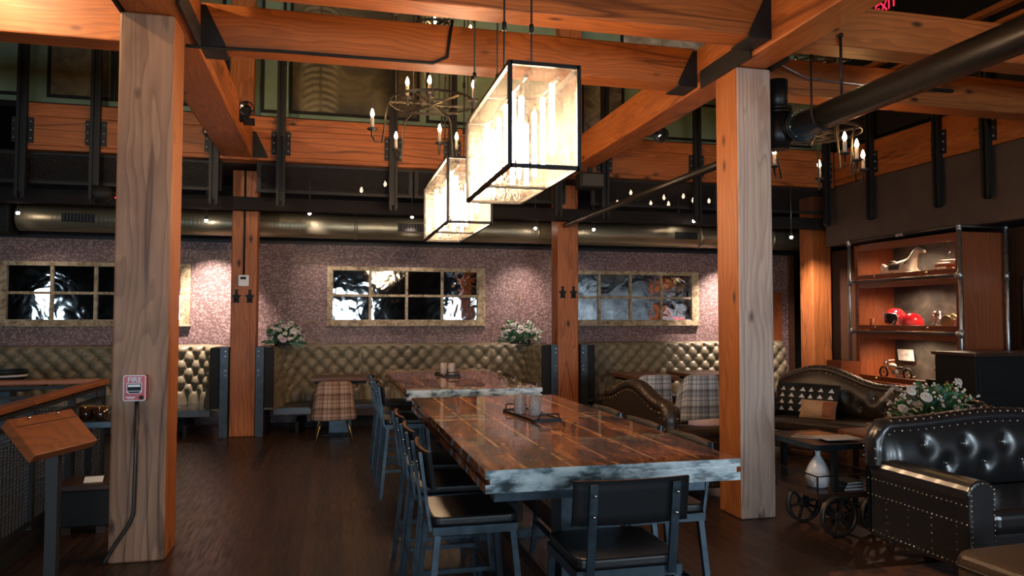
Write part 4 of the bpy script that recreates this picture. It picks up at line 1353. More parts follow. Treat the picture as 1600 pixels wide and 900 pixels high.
def plaid_chair(label, x, y, rz, mat):
    """tub chair facing +Y in its own frame"""
    t = thing('plaid_tub_chair', label, 'chair', (x, y, 0), rz, 'plaid upholstered tub chairs')
    b = MB()

    def sh(off):
        def f(u, v):
            a = -PI * 0.97 + PI * 0.94 * u            # around the back, from the left arm to the right arm
            side = abs(u - 0.5) * 2
            top = 0.74 - 0.17 * max(0, (side - 0.45) / 0.55) ** 1.5
            zz = 0.27 + (top - 0.27) * v
            r = 0.245 + 0.018 * (1 - v) - 0.02 * v + off
            rx = r * 1.05; ry = r * 0.95
            cs, sn = math.cos(a), math.sin(a)
            e = 0.72
            X = rx * math.copysign(abs(cs) ** e, cs); Y = ry * math.copysign(abs(sn) ** e, sn)
            return (X, Y + 0.02 - 0.04 * v, zz)
        return f
    o_, i_ = sh(0.0), sh(-0.045)
    uvf = lambda u, v: (u * 0.9, v * 0.47)
    V1 = b.grid(o_, 32, 10, uvs=uvf); V2 = b.grid(i_, 32, 10, uvs=uvf)
    for i in range(32):
        for A_, B_ in ((V1[i][10], V1[i + 1][10]), (V1[i][0], V1[i + 1][0])):
            pass
        f = b.bm.faces.new((V1[i][10], V1[i + 1][10], V2[i + 1][10], V2[i][10])); f.smooth = True
        f = b.bm.faces.new((V1[i][0], V2[i][0], V2[i + 1][0], V1[i + 1][0]))
    for i in (0, 32):
        for j in range(10):
            b.bm.faces.new((V1[i][j], V1[i][j + 1], V2[i][j + 1], V2[i][j]))
    b.build('shell', mat, t)
    b = MB(); b.prism(rounded(0.44, 0.42, 0.12), 0.29, 0.40, 'z', T=Matrix.Translation((0, 0.03, 0))); b.build('seat_cushion', mat, t, bevel=0.02)
    for sx in (-1, 1):
        for sy in (-1, 1):
            b = MB(); b.tube([(sx * 0.15, sy * 0.13, 0.28), (sx * 0.225, sy * 0.21, 0.0)], [0.013, 0.009], 8); b.build('leg', 'brass', t)
    return t


plaid_chair('brown plaid tub chair at the middle booth table', 0.045, 9.45, 0.05, 'plaid_warm')
for a_ in (('grey plaid tub chair half hidden behind the studded sofa', 3.72, 8.35, 0.1, 'plaid_cool'), ('grey plaid tub chair left of the post beside the cart', 4.26, 8.2, -0.05, 'plaid_cool')):
    pcx = plaid_chair(*a_); pcx.scale = (1.06, 1.06, 1.13)


# ============================================================ BAR TABLES AND STOOLS
def bar_table(x0, x1, y0, y1, label):
    t = thing('bar_table', label, 'table', ((x0 + x1) / 2, (y0 + y1) / 2, 0), 0, 'long reclaimed bar tables')
    w, L, h = (x1 - x0) / 2, (y1 - y0) / 2, 0.92
    th = 0.088
    b = MB()
    z0 = h - th
    gz0, gz1, gd = z0 + 0.033, z0 + 0.055, 0.018
    pol = [(-w, z0), (w, z0), (w, gz0), (w - gd, gz0), (w - gd, gz1), (w, gz1), (w, h), (-w, h), (-w, gz1), (-w + gd, gz1), (-w + gd, gz0), (-w, gz0)]
    b.prism(pol, -L, L, 'y')
    for f in b.bm.faces:
        if abs(f.normal.y) > 0.9 or len(f.verts) > 4:
            f.material_index = 1
    b.build('tabletop', ['tabletop', 'end_reflection'], t)
    for sy in (-1, 1):
        b = MB()
        yy = sy * (L - 0.42)
        b.box(-w + 0.12, w - 0.12, yy - 0.04, yy + 0.04, z0 - 0.07, z0)
        b.box(-0.13, 0.13, yy - 0.08, yy + 0.08, 0.06, z0 - 0.07)
        b.box(-w + 0.2, w - 0.2, yy - 0.05, yy + 0.05, 0, 0.06)
        b.build('trestle', 'bluesteel', t)
    b = MB()
    b.box(-w + 0.06, w - 0.1, -L + 0.12, -L + 0.19, z0 - 0.062, z0); b.box(-w + 0.06, w - 0.1, L - 0.19, L - 0.12, z0 - 0.062, z0)
    b.box(-0.04, 0.04, -L + 0.19, L - 0.19, z0 - 0.09, z0 - 0.03)
    b.build('apron', 'bluesteel', t)
    for sx in (-1, 1):
        b = MB(); b.box(sx * 0.2 - 0.025, sx * 0.2 + 0.025, -L + 0.1, L - 0.1, 0.24, 0.36)
        for yy in (-L + 0.25, L - 0.25):
            b.box(sx * 0.2 - 0.024, sx * 0.2 + 0.024, yy - 0.03, yy + 0.03, 0.06, 0.24)
        b.build('foot_rail', 'dark_z', t)
    return t


T1 = (0.578, 1.66, 2.80, 5.46)
bar_table(*T1, 'long glossy plank bar table in front with scorched dark patches')
bar_table(0.60, 1.735, 6.04, 8.58, 'further glossy plank bar table behind the front one')


def bar_chair(label):
    """faces +X in its own frame"""
    t = thing('bar_chair', label, 'bar chair', (0, 0, 0), 0, 'steel bar chairs around the long tables')
    b = MB(); pol = rounded(0.38, 0.40, 0.05)
    b.prism(pol, 0.615, 0.655, 'z'); b.build('seat', 'vinyl', t, bevel=0.012, seg=3)
    b = MB()
    for sy in (-1, 1):
        b.bar((-0.185, sy * 0.19, 0.596), (0.185, sy * 0.19, 0.596), 0.022, 0.036)
    for sx in (-1, 1):
        b.bar((sx * 0.175, -0.18, 0.596), (sx * 0.175, 0.18, 0.596), 0.022, 0.036)
    b.build('seat_frame', 'bluesteel', t)
    for sx in (-1, 1):
        for sy in (-1, 1):
            b = MB(); b.bar((sx * 0.165, sy * 0.185, 0.579), (sx * 0.22, sy * 0.215, 0.0), 0.026, 0.026); b.build('leg', 'bluesteel', t)
    b = MB()
    for z, k in ((0.2, 0.36), (0.27, 0.29)):
        pass
    xs_, ys_ = 0.20, 0.205
    b.bar((xs_, -ys_, 0.2), (xs_, ys_, 0.2), 0.018, 0.026); b.bar((-xs_, -ys_, 0.26), (-xs_, ys_, 0.26), 0.018, 0.026)
    for sy in (-1, 1):
        b.bar((-0.2, sy * 0.2, 0.23), (0.2, sy * 0.2, 0.23), 0.018, 0.022)
    b.build('stretcher', 'bluesteel', t)
    for sy in (-1, 1):
        b = MB(); b.bar((-0.192, sy * 0.155, 0.59), (-0.238, sy * 0.155, 0.925), 0.03, 0.014, (1, 0, 0)); b.build('back_post', 'bluesteel', t)

    # backrest: curved board, black faces, warm ply top edge
    b = MB()

    def f(off):
        return lambda u, v: (-0.186 - 0.024 * v - 0.024 * (1 - (2 * u - 1) ** 2) + off - 0.004, -0.218 + 0.436 * u, 0.775 + 0.16 * v)
    F, K = b.grid(f(0.015), 12, 4), b.grid(f(0.0), 12, 4)
    for i in range(12):
        q = b.bm.faces.new((F[i][4], F[i + 1][4], K[i + 1][4], K[i][4])); q.material_index = 1
        b.bm.faces.new((F[i][0], F[i + 1][0], K[i + 1][0], K[i][0]))
    for i in (0, 12):
        for j in range(4):
            b.bm.faces.new((F[i][j], F[i][j + 1], K[i][j + 1], K[i][j]))
    bk = b.build('backrest', ['boardblack', 'ply'], t)
    for sy in (-1, 1):
        for z in (0.815, 0.89):
            for x in (-0.23 - 0.024 * (z - 0.775) / 0.16 - 0.004, -0.187 - 0.024 * (z - 0.775) / 0.16):
                b = MB(); b.ball((x, sy * 0.155, z), 0.008); b.build('bolt', 'chrome', bk)
    return t


spots = [(0.615, 3.37, 0, 'bar chair nearest the camera on the left side of the front table'),
         (0.615, 3.96, 0, 'second bar chair from the camera on the left of the front table'),
         (0.615, 4.52, 0, 'third bar chair from the camera on the left of the front table'),
         (0.635, 6.50, 0, 'nearest of the three bar chairs left of the far table'),
         (0.635, 7.12, 0, 'middle of the three bar chairs left of the far table'),
         (0.635, 7.78, 0, 'furthest of the three bar chairs left of the far table'),
         (1.045, 2.69, PI / 2, 'dark bar chair at the near end of the front table'),
         (1.49, 3.33, PI, 'bar chair right of the front table nearest the leather sofa'),
         (1.49, 3.88, PI, 'middle bar chair on the right side of the front table'),
         (1.49, 4.45, PI, 'furthest bar chair on the right side of the front table'),
         (1.545, 6.55, PI, 'nearer bar chair on the right side of the far table'),
         (1.545, 7.35, PI, 'further bar chair on the right side of the far table')]
pc = None
for x, y, rz, lab in spots:
    c = bar_chair(lab) if pc is None else copy_tree(pc)
    pc = pc or c
    c.location = (x, y, 0); c.rotation_euler = (0, 0, rz); c['label'] = lab


def tray(x, y, z, w, d_, rz, label):
    t = thing('serving_tray', label, 'tray', (x, y, z), rz, 'slim handled trays')
    b = MB(); b.box(-w / 2, w / 2, -d_ / 2, d_ / 2, 0, 0.008)
    for s in (-1, 1):
        b.box(-w / 2, w / 2, s * d_ / 2 - 0.004, s * d_ / 2 + 0.004, 0, 0.02)
        b.box(s * w / 2 - 0.004, s * w / 2 + 0.004, -d_ / 2, d_ / 2, 0, 0.014)
    b.build('tray_base', 'steel', t)
    b = MB(); b.box(-w / 2 + 0.01, w / 2 - 0.01, -d_ / 2 + 0.01, d_ / 2 - 0.01, 0.008, 0.0095); b.build('wood_liner', 'brown_x', t)
    for s in (-1, 1):
        b = MB(); yy = s * (d_ / 2)
        b.tube([(-w * 0.4, yy, 0.012), (-w * 0.36, yy + s * 0.012, 0.045), (w * 0.36, yy + s * 0.012, 0.045), (w * 0.4, yy, 0.012)], 0.005, 8); b.build('handle', 'steel', t)
    return t


def tumbler(x, y, z, label, r=0.037, h=0.115):
    b = MB(); b.lathe([(r * 0.9, 0), (r, 0.01), (r, h), (r - 0.004, h), (r - 0.005, 0.015), (0.002, 0.012)], 24)
    return tag(b.build('glass_tumbler', 'cutglass', loc=(x, y, z)), label, 'glass', 'cut glass tumblers on the trays')


tray(1.16, 4.28, 0.92, 0.16, 0.52, 0.12, 'slim black handled tray with two tumblers on the front table')
tumbler(1.11, 4.35, 0.9295, 'left cut glass tumbler on the front tray'); tumbler(1.175, 4.25, 0.9295, 'right cut glass tumbler on the front tray')
tray(1.16, 7.55, 0.92, 0.16, 0.42, 0.1, 'slim black tray with two glasses on the far table')
tumbler(1.13, 7.6, 0.9295, 'left tumbler on the far table tray'); tumbler(1.20, 7.52, 0.9295, 'right tumbler on the far table tray')


# ============================================================ LEATHER SOFAS
def sofa(label, loc, rz, w, d_, hb, hump, harm, hs, mat, hc=0.0):
    """faces -Y in its own frame, origin under its middle"""
    t = thing('leather_sofa', label, 'sofa', loc, rz, 'studded camelback leather sofas')
    hw = w / 2; aw = 0.17
    def top(x):
        u = min(1, abs(x) / hw)
        c = 0.5 + 0.5 * math.cos(PI * min(1, abs(x - hc) / hw / 0.85))
        corner = -0.14 * max(0, (u - 0.9) / 0.1) ** 2
        return hb + hump * c + corner
    b = MB(); b.box(-hw + 0.02, hw - 0.02, -d_ / 2 + 0.04, d_ / 2 - 0.02, 0.10, hs - 0.13); b.build('base', mat, t, bevel=0.02)
    yb = d_ / 2
    # backrest body
    b = MB(); N = 48
    def fr(u, v):
        x = -hw + w * u; z0 = 0.12; zt = top(x)
        return (x, yb - 0.02, z0 + (zt - z0) * v)
    K = b.grid(fr, N, 6)
    cols = 5; rows = 2
    btn = []
    for r_ in range(rows):
        for c_ in range(cols if r_ == 0 else cols - 1):
            bx = -hw + aw + (w - 2 * aw) * ((c_ + (0.5 if r_ == 0 else 1.0)) / cols)
            btn.append((bx, hs + (hb - hs) * (0.68 if r_ == 0 else 0.36)))

    def fq(u, v):
        x = -hw + w * u; zt = top(x) - 0.01; z = hs - 0.05 + (zt - hs + 0.05) * v
        bul = 0.10 * (math.sin(PI * min(1, max(0, v * 0.92 + 0.04))) ** 0.6) * min(1, (hw - abs(x)) / 0.1) ** 0.5
        for bx, bz in btn:
            dd = math.hypot(x - bx, (z - bz) * 0.8)
            bul -= 0.032 * math.exp(-(dd / 0.045) ** 2)
            if abs(x - bx) < 0.15 and z < bz:
                bul -= 0.006 * math.exp(-((x - bx) / 0.022) ** 2) * math.exp(-abs(z - bz) / 0.08)
        return (x, yb - 0.10 - bul, z)
    F = b.grid(fq, 84, 26)
    b2 = [K[i][6] for i in range(N + 1)]
    b.build('backrest', mat, t, smooth=False)
    for bx, bz in btn:
        u = (bx + hw) / w; v = (bz - hs + 0.05) / (top(bx) - 0.01 - hs + 0.05)
        p = fq(u, v); b = MB(); b.ball((p[0], p[1] - 0.004, p[2]), 0.013, 1, (1, 0.6, 1)); b.build('button', 'stud', t)
    # rolled border round the back
    pts = [(-hw + 0.015, hs + 0.12 + 0.02 * k) for k in range(int((top(-hw + 0.015) - hs - 0.13) / 0.02))] + [(-hw + 0.015 + (w - 0.03) * k / 60, top(-hw + 0.015 + (w - 0.03) * k / 60)) for k in range(61)] + [(hw - 0.015, hs + 0.12)]
    b = MB(); b.tube([(x, yb - 0.075, z) for x, z in pts], [0.047 + 0.008 * abs(math.sin(PI * k_ / 2.0)) for k_ in range(len(pts))], 12)
    for v in b.bm.verts:
        v.co.y = (v.co.y - (yb - 0.075)) * 1.35 + yb - 0.075
    b.build('rolled_border', mat, t)
    nails = MB()
    L_ = 0
    for (x0, z0), (x1, z1) in zip(pts, pts[1:]):
        L_ += math.hypot(x1 - x0, z1 - z0)
        if L_ >= 0.055:
            L_ = 0
            nx, nz = -(z1 - z0), (x1 - x0)
            q = math.hypot(nx, nz); nx, nz = nx / q, nz / q
            nails.ball((x1 - nx * 0.03, yb - 0.14, z1 - nz * 0.03), 0.009); nails.ball((x1 + nx * 0.035, yb - 0.125, z1 + nz * 0.035), 0.009)
            nails.ball((x1 + nx * 0.03, yb - 0.01, z1 + nz * 0.03), 0.009); nails.ball((x1 - nx * 0.045, yb - 0.008, z1 - nz * 0.045), 0.008)
    # arms
    for s in (-1, 1):
        b = MB()
        r_ = 0.075
        pol = [(-0.085, 0.1), (0.085, 0.1), (0.085, harm - 0.13)] + [(r_ * 1.25 * math.cos(a), harm - r_ + r_ * math.sin(a)) for a in [-0.4 + (PI + 0.8) * k / 12 for k in range(13)]] + [(-0.085, harm - 0.13)]
        b.prism(pol, -d_ / 2, d_ / 2 - 0.05, 'y', T=Matrix.Translation((s * (hw - 0.085), 0, 0)))
        b.build('arm', mat, t, bevel=0.014, seg=3)
        xo = s * hw
        for k in range(int(d_ / 0.035)):
            y = -d_ / 2 + 0.02 + k * 0.035
            nails.ball((xo + s * 0.001, y, harm - 0.14), 0.006); nails.ball((xo + s * 0.001, y, harm - 0.24), 0.006)
            nails.ball((xo + s * 0.001, y, 0.13), 0.006)
        for k in range(10):
            for q in range(4):
                y = -d_ / 2 + 0.09 + q * 0.18
                if k % 2 == 0:
                    nails.ball((xo + s * 0.001, y, 0.16 + k * 0.022), 0.004)
        for k in range(16):
            nails.ball((s * (hw - 0.085) - 0.075, -d_ / 2 - 0.001, 0.13 + k * 0.028), 0.0065); nails.ball((s * (hw - 0.085) + 0.075, -d_ / 2 - 0.001, 0.13 + k * 0.028), 0.0065)
        for k in range(9):
            a = PI * k / 8
            nails.ball((s * (hw - 0.085) + 0.08 * math.cos(a), -d_ / 2 - 0.001, harm - 0.075 + 0.06 * math.sin(a)), 0.0065)
    nt_ = nails.build('nailhead_trim', 'stud' if mat == 'leather' else 'brass', t, fix=False); nt_['kind'] = 'stuff'
    b = MB(); b.box(-hw + aw + 0.005, hw - aw - 0.005, -d_ / 2 + 0.01, d_ / 2 - 0.2, hs - 0.13, hs); b.build('seat_cushion', mat, t, bevel=0.045, seg=4)
    for sx in (-1, 1):
        for sy in (-1, 1):
            b = MB(); b.lathe([(0.018, 0), (0.03, 0.05), (0.035, 0.1)], 12, (sx * (hw - 0.1), sy * (d_ / 2 - 0.1), 0)); b.build('foot', 'dark_z', t)
    return t


sofa('black tufted leather sofa at the lower right with shiny studded back', (4.33, 3.80, 0.0125), 0, 1.86, 0.82, 0.80, 0.04, 0.60, 0.42, 'leather')
sofa('dark leather sofa facing the camera below the display cabinet', (5.36, 7.02, 0), -0.53 * PI / 1.0 * 0.62, 1.66, 0.84, 0.74, 0.18, 0.60, 0.42, 'brownleather', -0.34)
sofa('brown studded sofa seen from behind beyond the front table chairs', (3.02, 6.33, 0), PI / 2, 1.42, 0.78, 0.77, 0.13, 0.62, 0.42, 'brownleather')
# ottoman
t = thing('ottoman', 'brown hide ottoman in the lower right corner', 'ottoman', (3.22, 2.72, 0.0125), 0.05)
b = MB(); b.prism(rounded(0.74, 0.5, 0.08), 0.12, 0.41, 'z'); b.build('body', 'ottoman', t, bevel=0.045, seg=4)
b = MB(); b.tube([(x, y, 0.345) for x, y in rounded(0.745, 0.505, 0.08)], 0.009, 8, closed=True); b.build('piping', 'brownleather', t)
for sx in (-1, 1):
    for sy in (-1, 1):
        b = MB(); b.lathe([(0.02, 0), (0.03, 0.12)], 10, (sx * 0.28, sy * 0.17, 0)); b.build('foot', 'dark_z', t)
b = MB(); b.box(-1.3, 1.3, -1.0, 1.0, 0, 0.012); tag(b.build('rug', 'rug', loc=(4.15, 2.86, 0.0)), 'red patterned rug under the lower right seating', 'rug')

def cushion(name, w, h, d_, loc, rot, mat, label, parts=None):
    t = thing(name, label, 'cushion', loc); t.rotation_euler = rot
    b = MB()
    def pf(s):
        def f(u, v):
            x, z = (u - 0.5) * w, v * h
            k = (max(0.0, math.sin(PI * u)) * max(0.0, math.sin(PI * v))) ** 0.45
            pinch = 1 - 0.06 * (math.sin(PI * v) * (abs(2 * u - 1) ** 3))
            return (x * pinch, s * d_ / 2 * k, z)
        return f
    b.grid(pf(1), 16, 16); b.grid(pf(-1), 16, 16)
    b.build('cover', mat, t)
    return t, pf


fx, fy, fr_ = 5.36, 7.02, -0.53 * 0.62 * PI
def onsofa(lx, ly):
    c, s_ = math.cos(fr_), math.sin(fr_)
    return (fx + lx * c - ly * s_, fy + lx * s_ + ly * c)


for lx, lab in ((-0.52, 'black cushion with white triangles at the far sofa arm'), (-0.20, 'second black triangle cushion beside it on the far sofa')):
    x, y = onsofa(lx, -0.02)
    t, pf = cushion('throw_cushion', 0.38, 0.36, 0.13, (x, y, 0.425), (-0.28, 0, fr_), 'black', lab)
    for r_ in range(4):
        for c_ in range(3):
            b = MB()
            u = 0.20 + c_ * 0.30; v = 0.10 + r_ * 0.21
            s_ = 0.085
            pts = [pf(-1)(u - s_, v), pf(-1)(u + s_, v), pf(-1)(u, v + 0.13)]
            b.bm.faces.new([b.bm.verts.new((p[0], p[1] - 0.003, p[2])) for p in pts])
            b.build('triangle_print', 'whiteplastic', t)
x, y = onsofa(-0.16, -0.20)
t, pf = cushion('lumbar_cushion', 0.40, 0.20, 0.11, (x, y, 0.425), (-0.3, 0, fr_), 'tan', 'small tan and rust cushion on the far sofa')
b = MB(); b.grid(lambda u, v: tuple(Vector(pf(-1)(0.66 + 0.33 * u, v)) + Vector((0, -0.002, 0))), 8, 10); b.build('rust_end', 'rust', t)
t, pf = cushion('lumbar_cushion', 0.46, 0.26, 0.12, (3.12, 5.80, 0.43), (-0.5, 0, PI), 'pink', 'pale pink cushion on the brown studded sofa')


# ============================================================ CART, COFFEE TABLE, FLOWERS
CX0, CX1, CY0, CY1 = 3.29, 3.76, 4.56, 5.0
t = thing('industrial_cart', 'dark wheeled cart between the timber post and the black sofa', 'cart', ((CX0 + CX1) / 2, (CY0 + CY1) / 2 + 0.1, 0))
w, d_ = (CX1 - CX0) / 2, 0.33
b = MB(); b.box(-w, w, -d_, d_, 0.585, 0.62); b.build('top_board', 'dark_x', t, bevel=0.004)
b = MB(); e = 0.004; b.box(-w - e, w + e, -d_ - e, -d_, 0.583, 0.622); b.box(-w - e, w + e, d_, d_ + e, 0.583, 0.622); b.box(-w - e, -w, -d_, d_, 0.583, 0.622); b.box(w, w + e, -d_, d_, 0.583, 0.622); b.build('steel_edge', 'bluesteel', t)
b = MB(); b.box(-w, w, -d_, d_, 0.245, 0.285); b.build('lower_deck', 'dark_x', t, bevel=0.004)
for sx in (-1, 1):
    for sy in (-1, 1):
        b = MB(); xx = sx * (w - 0.02) if sx > 0 else -w + 0.16
        b.box(xx - 0.018, xx + 0.018, sy * (d_ - 0.03) - 0.018, sy * (d_ - 0.03) + 0.018, 0.285, 0.585); b.build('leg', 'steel', t)
b = MB()
for s in (-1, 1):
    b.bar((s * w, -d_, 0.405), (s * w, d_, 0.405), 0.008); b.bar((-w, s * d_, 0.405), (w, s * d_, 0.405), 0.008)
    for q in (-1, 1):
        b.bar((s * w, q * d_, 0.285), (s * w, q * d_, 0.41), 0.01)
b.build('gallery_rail', 'steel', t)
for s in (-1, 1):
    b = MB()
    n = 26
    for k in range(-5, n):
        for sgn in (1, -1):
            y0 = -d_ + 2 * d_ * k / n
            pa = (s * w, y0, 0.29 if sgn > 0 else 0.40); pb = (s * w, y0 + 0.11, 0.40 if sgn > 0 else 0.29)
            if y0 >= -d_ and y0 + 0.11 <= d_:
                b.bar(pa, pb, 0.0025)
    b.build('wire_mesh', 'steel', t)
for xx in (-w + 0.13, w - 0.02):
    b = MB(); b.tube([(xx, -d_ - 0.08, 0.14), (xx, 0.05, 0.14)], 0.012, 8)
    b.box(xx - 0.015, xx + 0.015, -d_ + 0.04, -d_ + 0.07, 0.12, 0.245); b.box(xx - 0.015, xx + 0.015, -0.03, 0.0, 0.12, 0.245); b.build('axle', 'steel', t)
    for sy in (-1, 1):
        b = MB(); yc = -d_ - 0.045 if sy < 0 else 0.02
        T = Matrix.Translation((xx, yc, 0.14)) @ Matrix.Rotation(PI / 2, 4, 'X')
        b.lathe([(0.14, -0.018), (0.14, 0.018), (0.12, 0.018), (0.12, -0.018), (0.14, -0.018)], 32, T=T, cap=False)
        b.lathe([(0.034, -0.024), (0.034, 0.024)], 16, T=T)
        for k in range(6):
            a = k * PI / 3 + 0.2
            b.bar((xx + 0.03 * math.cos(a), yc, 0.14 + 0.03 * math.sin(a)), (xx + 0.125 * math.cos(a), yc, 0.14 + 0.125 * math.sin(a)), 0.014, 0.022, (0, 1, 0))
        b.build('wheel', 'iron', t)
ccx, ccy = (CX0 + CX1) / 2, (CY0 + CY1) / 2 + 0.1
t = thing('vase', 'white teardrop vase on the lower deck of the cart', 'vase', (ccx - 0.085, ccy - 0.13, 0.286))
b = MB(); b.lathe([(0.05, 0), (0.075, 0.012), (0.089, 0.06), (0.085, 0.105), (0.062, 0.16), (0.033, 0.205), (0.019, 0.225), (0.016, 0.245), (0.025, 0.262), (0.021, 0.263), (0.012, 0.245), (0.013, 0.22)], 32, cap=False); b.build('body', 'white', t)
for i, (dx, dy, rz, mt, lab) in enumerate(((-0.02, 0.06, 0.75, 'paperbrown', 'brown magazine fanned under the pale one on the cart'), (0.04, 0.04, 0.3, 'paperbrown', 'second brown magazine in the fan on the cart'), (0.06, -0.16, -0.08, 'whiteplastic', 'pale magazine on top of the cart near its front edge'))):
    t = thing('magazine', lab, 'magazine', (ccx + dx, ccy + dy, 0.6215 + 0.007 * i), rz, 'magazines on the cart top')
    b = MB(); b.box(-0.14, 0.14, -0.1, 0.1, 0, 0.002); b.build('cover', mt, t)
    b = MB(); b.box(-0.138, 0.138, -0.098, 0.098, 0.002, 0.0055); b.build('pages', 'paper', t)
    b = MB(); b.box(-0.14, 0.14, -0.1, 0.1, 0.0055, 0.0068); b.build('cover', mt, t)
for i in range(3):
    t = thing('book', ['bottom book of the small pile on the cart deck', 'middle book of the small pile on the cart deck', 'top book of the small pile on the cart deck'][i], 'book', (ccx + 0.08, ccy - 0.24, 0.2855 + 0.022 * i), 0.1 * i, 'small books on the cart deck')
    b = MB(); b.box(-0.08, 0.08, -0.06, 0.06, 0, 0.003); b.box(-0.08, 0.08, -0.06, 0.06, 0.018, 0.021); b.box(-0.08, -0.076, -0.06, 0.06, 0.003, 0.018); b.build('cover', 'bluesteel' if i == 1 else 'black', t)
    b = MB(); b.box(-0.076, 0.077, -0.057, 0.057, 0.003, 0.018); b.build('pages', 'paper', t)

t = thing('coffee_table', 'rustic brown plank coffee table behind the black sofa', 'coffee table', (5.0, 5.48, 0))
b = MB()
rnd = random.Random(3)
pol = []
N = 40
for k in range(N):
    a = 2 * PI * k / N; c, s_ = math.cos(a), math.sin(a)
    e = 0.35
    pol.append((0.56 * math.copysign(abs(c) ** e, c) + rnd.uniform(-0.012, 0.012), 0.48 * math.copysign(abs(s_) ** e, s_) + rnd.uniform(-0.012, 0.012)))
b.prism(pol, 0.43, 0.5, 'z'); b.build('slab_top', 'rail_x', t, bevel=0.01)
for sx in (-1, 1):
    for sy in (-1, 1):
        b = MB(); b.box(sx * 0.42 - 0.035, sx * 0.42 + 0.035, sy * 0.34 - 0.035, sy * 0.34 + 0.035, 0, 0.43); b.build('leg', 'dark_z', t, bevel=0.005)
t = thing('candle_votive', 'small pink glass votive on the coffee table near the cart', 'candle holder', (4.62, 5.62, 0.5))
b = MB(); b.lathe([(0.035, 0), (0.045, 0.02), (0.045, 0.09), (0.04, 0.09), (0.038, 0.02), (0.005, 0.012)], 20); b.build('cup', 'cutglass', t)
b = MB(); b.lathe([(0.036, 0.014), (0.036, 0.05)], 16); b.build('wax', 'cream', t)
# wire rack leaning beside the flowers
t = thing('wire_rack', 'small brass wire rack left of the flowers', 'rack', (5.15, 5.82, 0.5), 0.4)
b = MB()
for k in range(7):
    x = -0.12 + 0.04 * k
    b.tube([(x, -0.08, 0.0), (x, 0.02, 0.2), (x, 0.1, 0.0)], 0.004, 6)
b.tube([(-0.12, -0.08, 0.004), (0.12, -0.08, 0.004)], 0.004, 6); b.tube([(-0.12, 0.1, 0.004), (0.12, 0.1, 0.004)], 0.004, 6); b.build('frame', 'brass', t)


def leafmesh(b, p, d, L, W, roll=0.0):
    d = Vector(d).normalized(); u = d.cross(Vector((0, 0, 1)))
    u = u.normalized() if u.length > 1e-4 else Vector((1, 0, 0))
    nrm = u.cross(d)
    u = u * math.cos(roll) + nrm * math.sin(roll); nrm = u.cross(d)
    P = Vector(p)
    prof = [(0, 0.05), (0.3, 0.8), (0.55, 1), (0.8, 0.6), (1, 0.03)]
    rows = []
    for s_, w_ in prof:
        c = P + d * L * s_ - Vector((0, 0, 1)) * L * 0.25 * s_ * s_
        rows.append((b.bm.verts.new(c - u * W * w_ / 2), b.bm.verts.new(c + nrm * W * 0.14 * w_), b.bm.verts.new(c + u * W * w_ / 2)))
    for r1, r2_ in zip(rows, rows[1:]):
        b.bm.faces.new((r1[0], r1[1], r2_[1], r2_[0])).smooth = True; b.bm.faces.new((r1[1], r1[2], r2_[2], r2_[1])).smooth = True


def bloom(b, c, r, rnd, axis=None):
    c = Vector(c); ax = Vector(axis or (0, -0.5, 0.8)).normalized()
    q = ax.to_track_quat('Z', 'Y').to_matrix()
    for ring_, (n, rr, h, tl) in enumerate(((5, 0.28, 0.55, 0.3), (6, 0.6, 0.42, 0.7), (8, 0.95, 0.15, 1.1))):
        for k in range(n):
            a = 2 * PI * k / n + ring_ * 0.5 + rnd.uniform(-0.1, 0.1)
            rad = Vector((math.cos(a), math.sin(a), 0)); tg = Vector((-math.sin(a), math.cos(a), 0)); z = Vector((0, 0, 1))
            w_ = r * (0.5 if ring_ == 0 else 0.55)
            p0 = rad * r * 0.08; p1 = rad * r * rr * 0.65 + z * r * h * 0.9; p2 = rad * r * rr + z * r * (h * 0.95 - 0.1 * ring_)
            rows = [(p0 - tg * w_ * 0.2, p0 + tg * w_ * 0.2), (p1 - tg * w_, p1 + tg * w_), (p2 - tg * w_ * 0.55, p2 + tg * w_ * 0.55)]
            vs = [[b.bm.verts.new(c + q @ v) for v in row] for row in rows]
            for r1, r2_ in zip(vs, vs[1:]):
                b.bm.faces.new((r1[0], r1[1], r2_[1], r2_[0])).smooth = True
    b.ball(c + q @ Vector((0, 0, r * 0.3)), r * 0.26, 1)


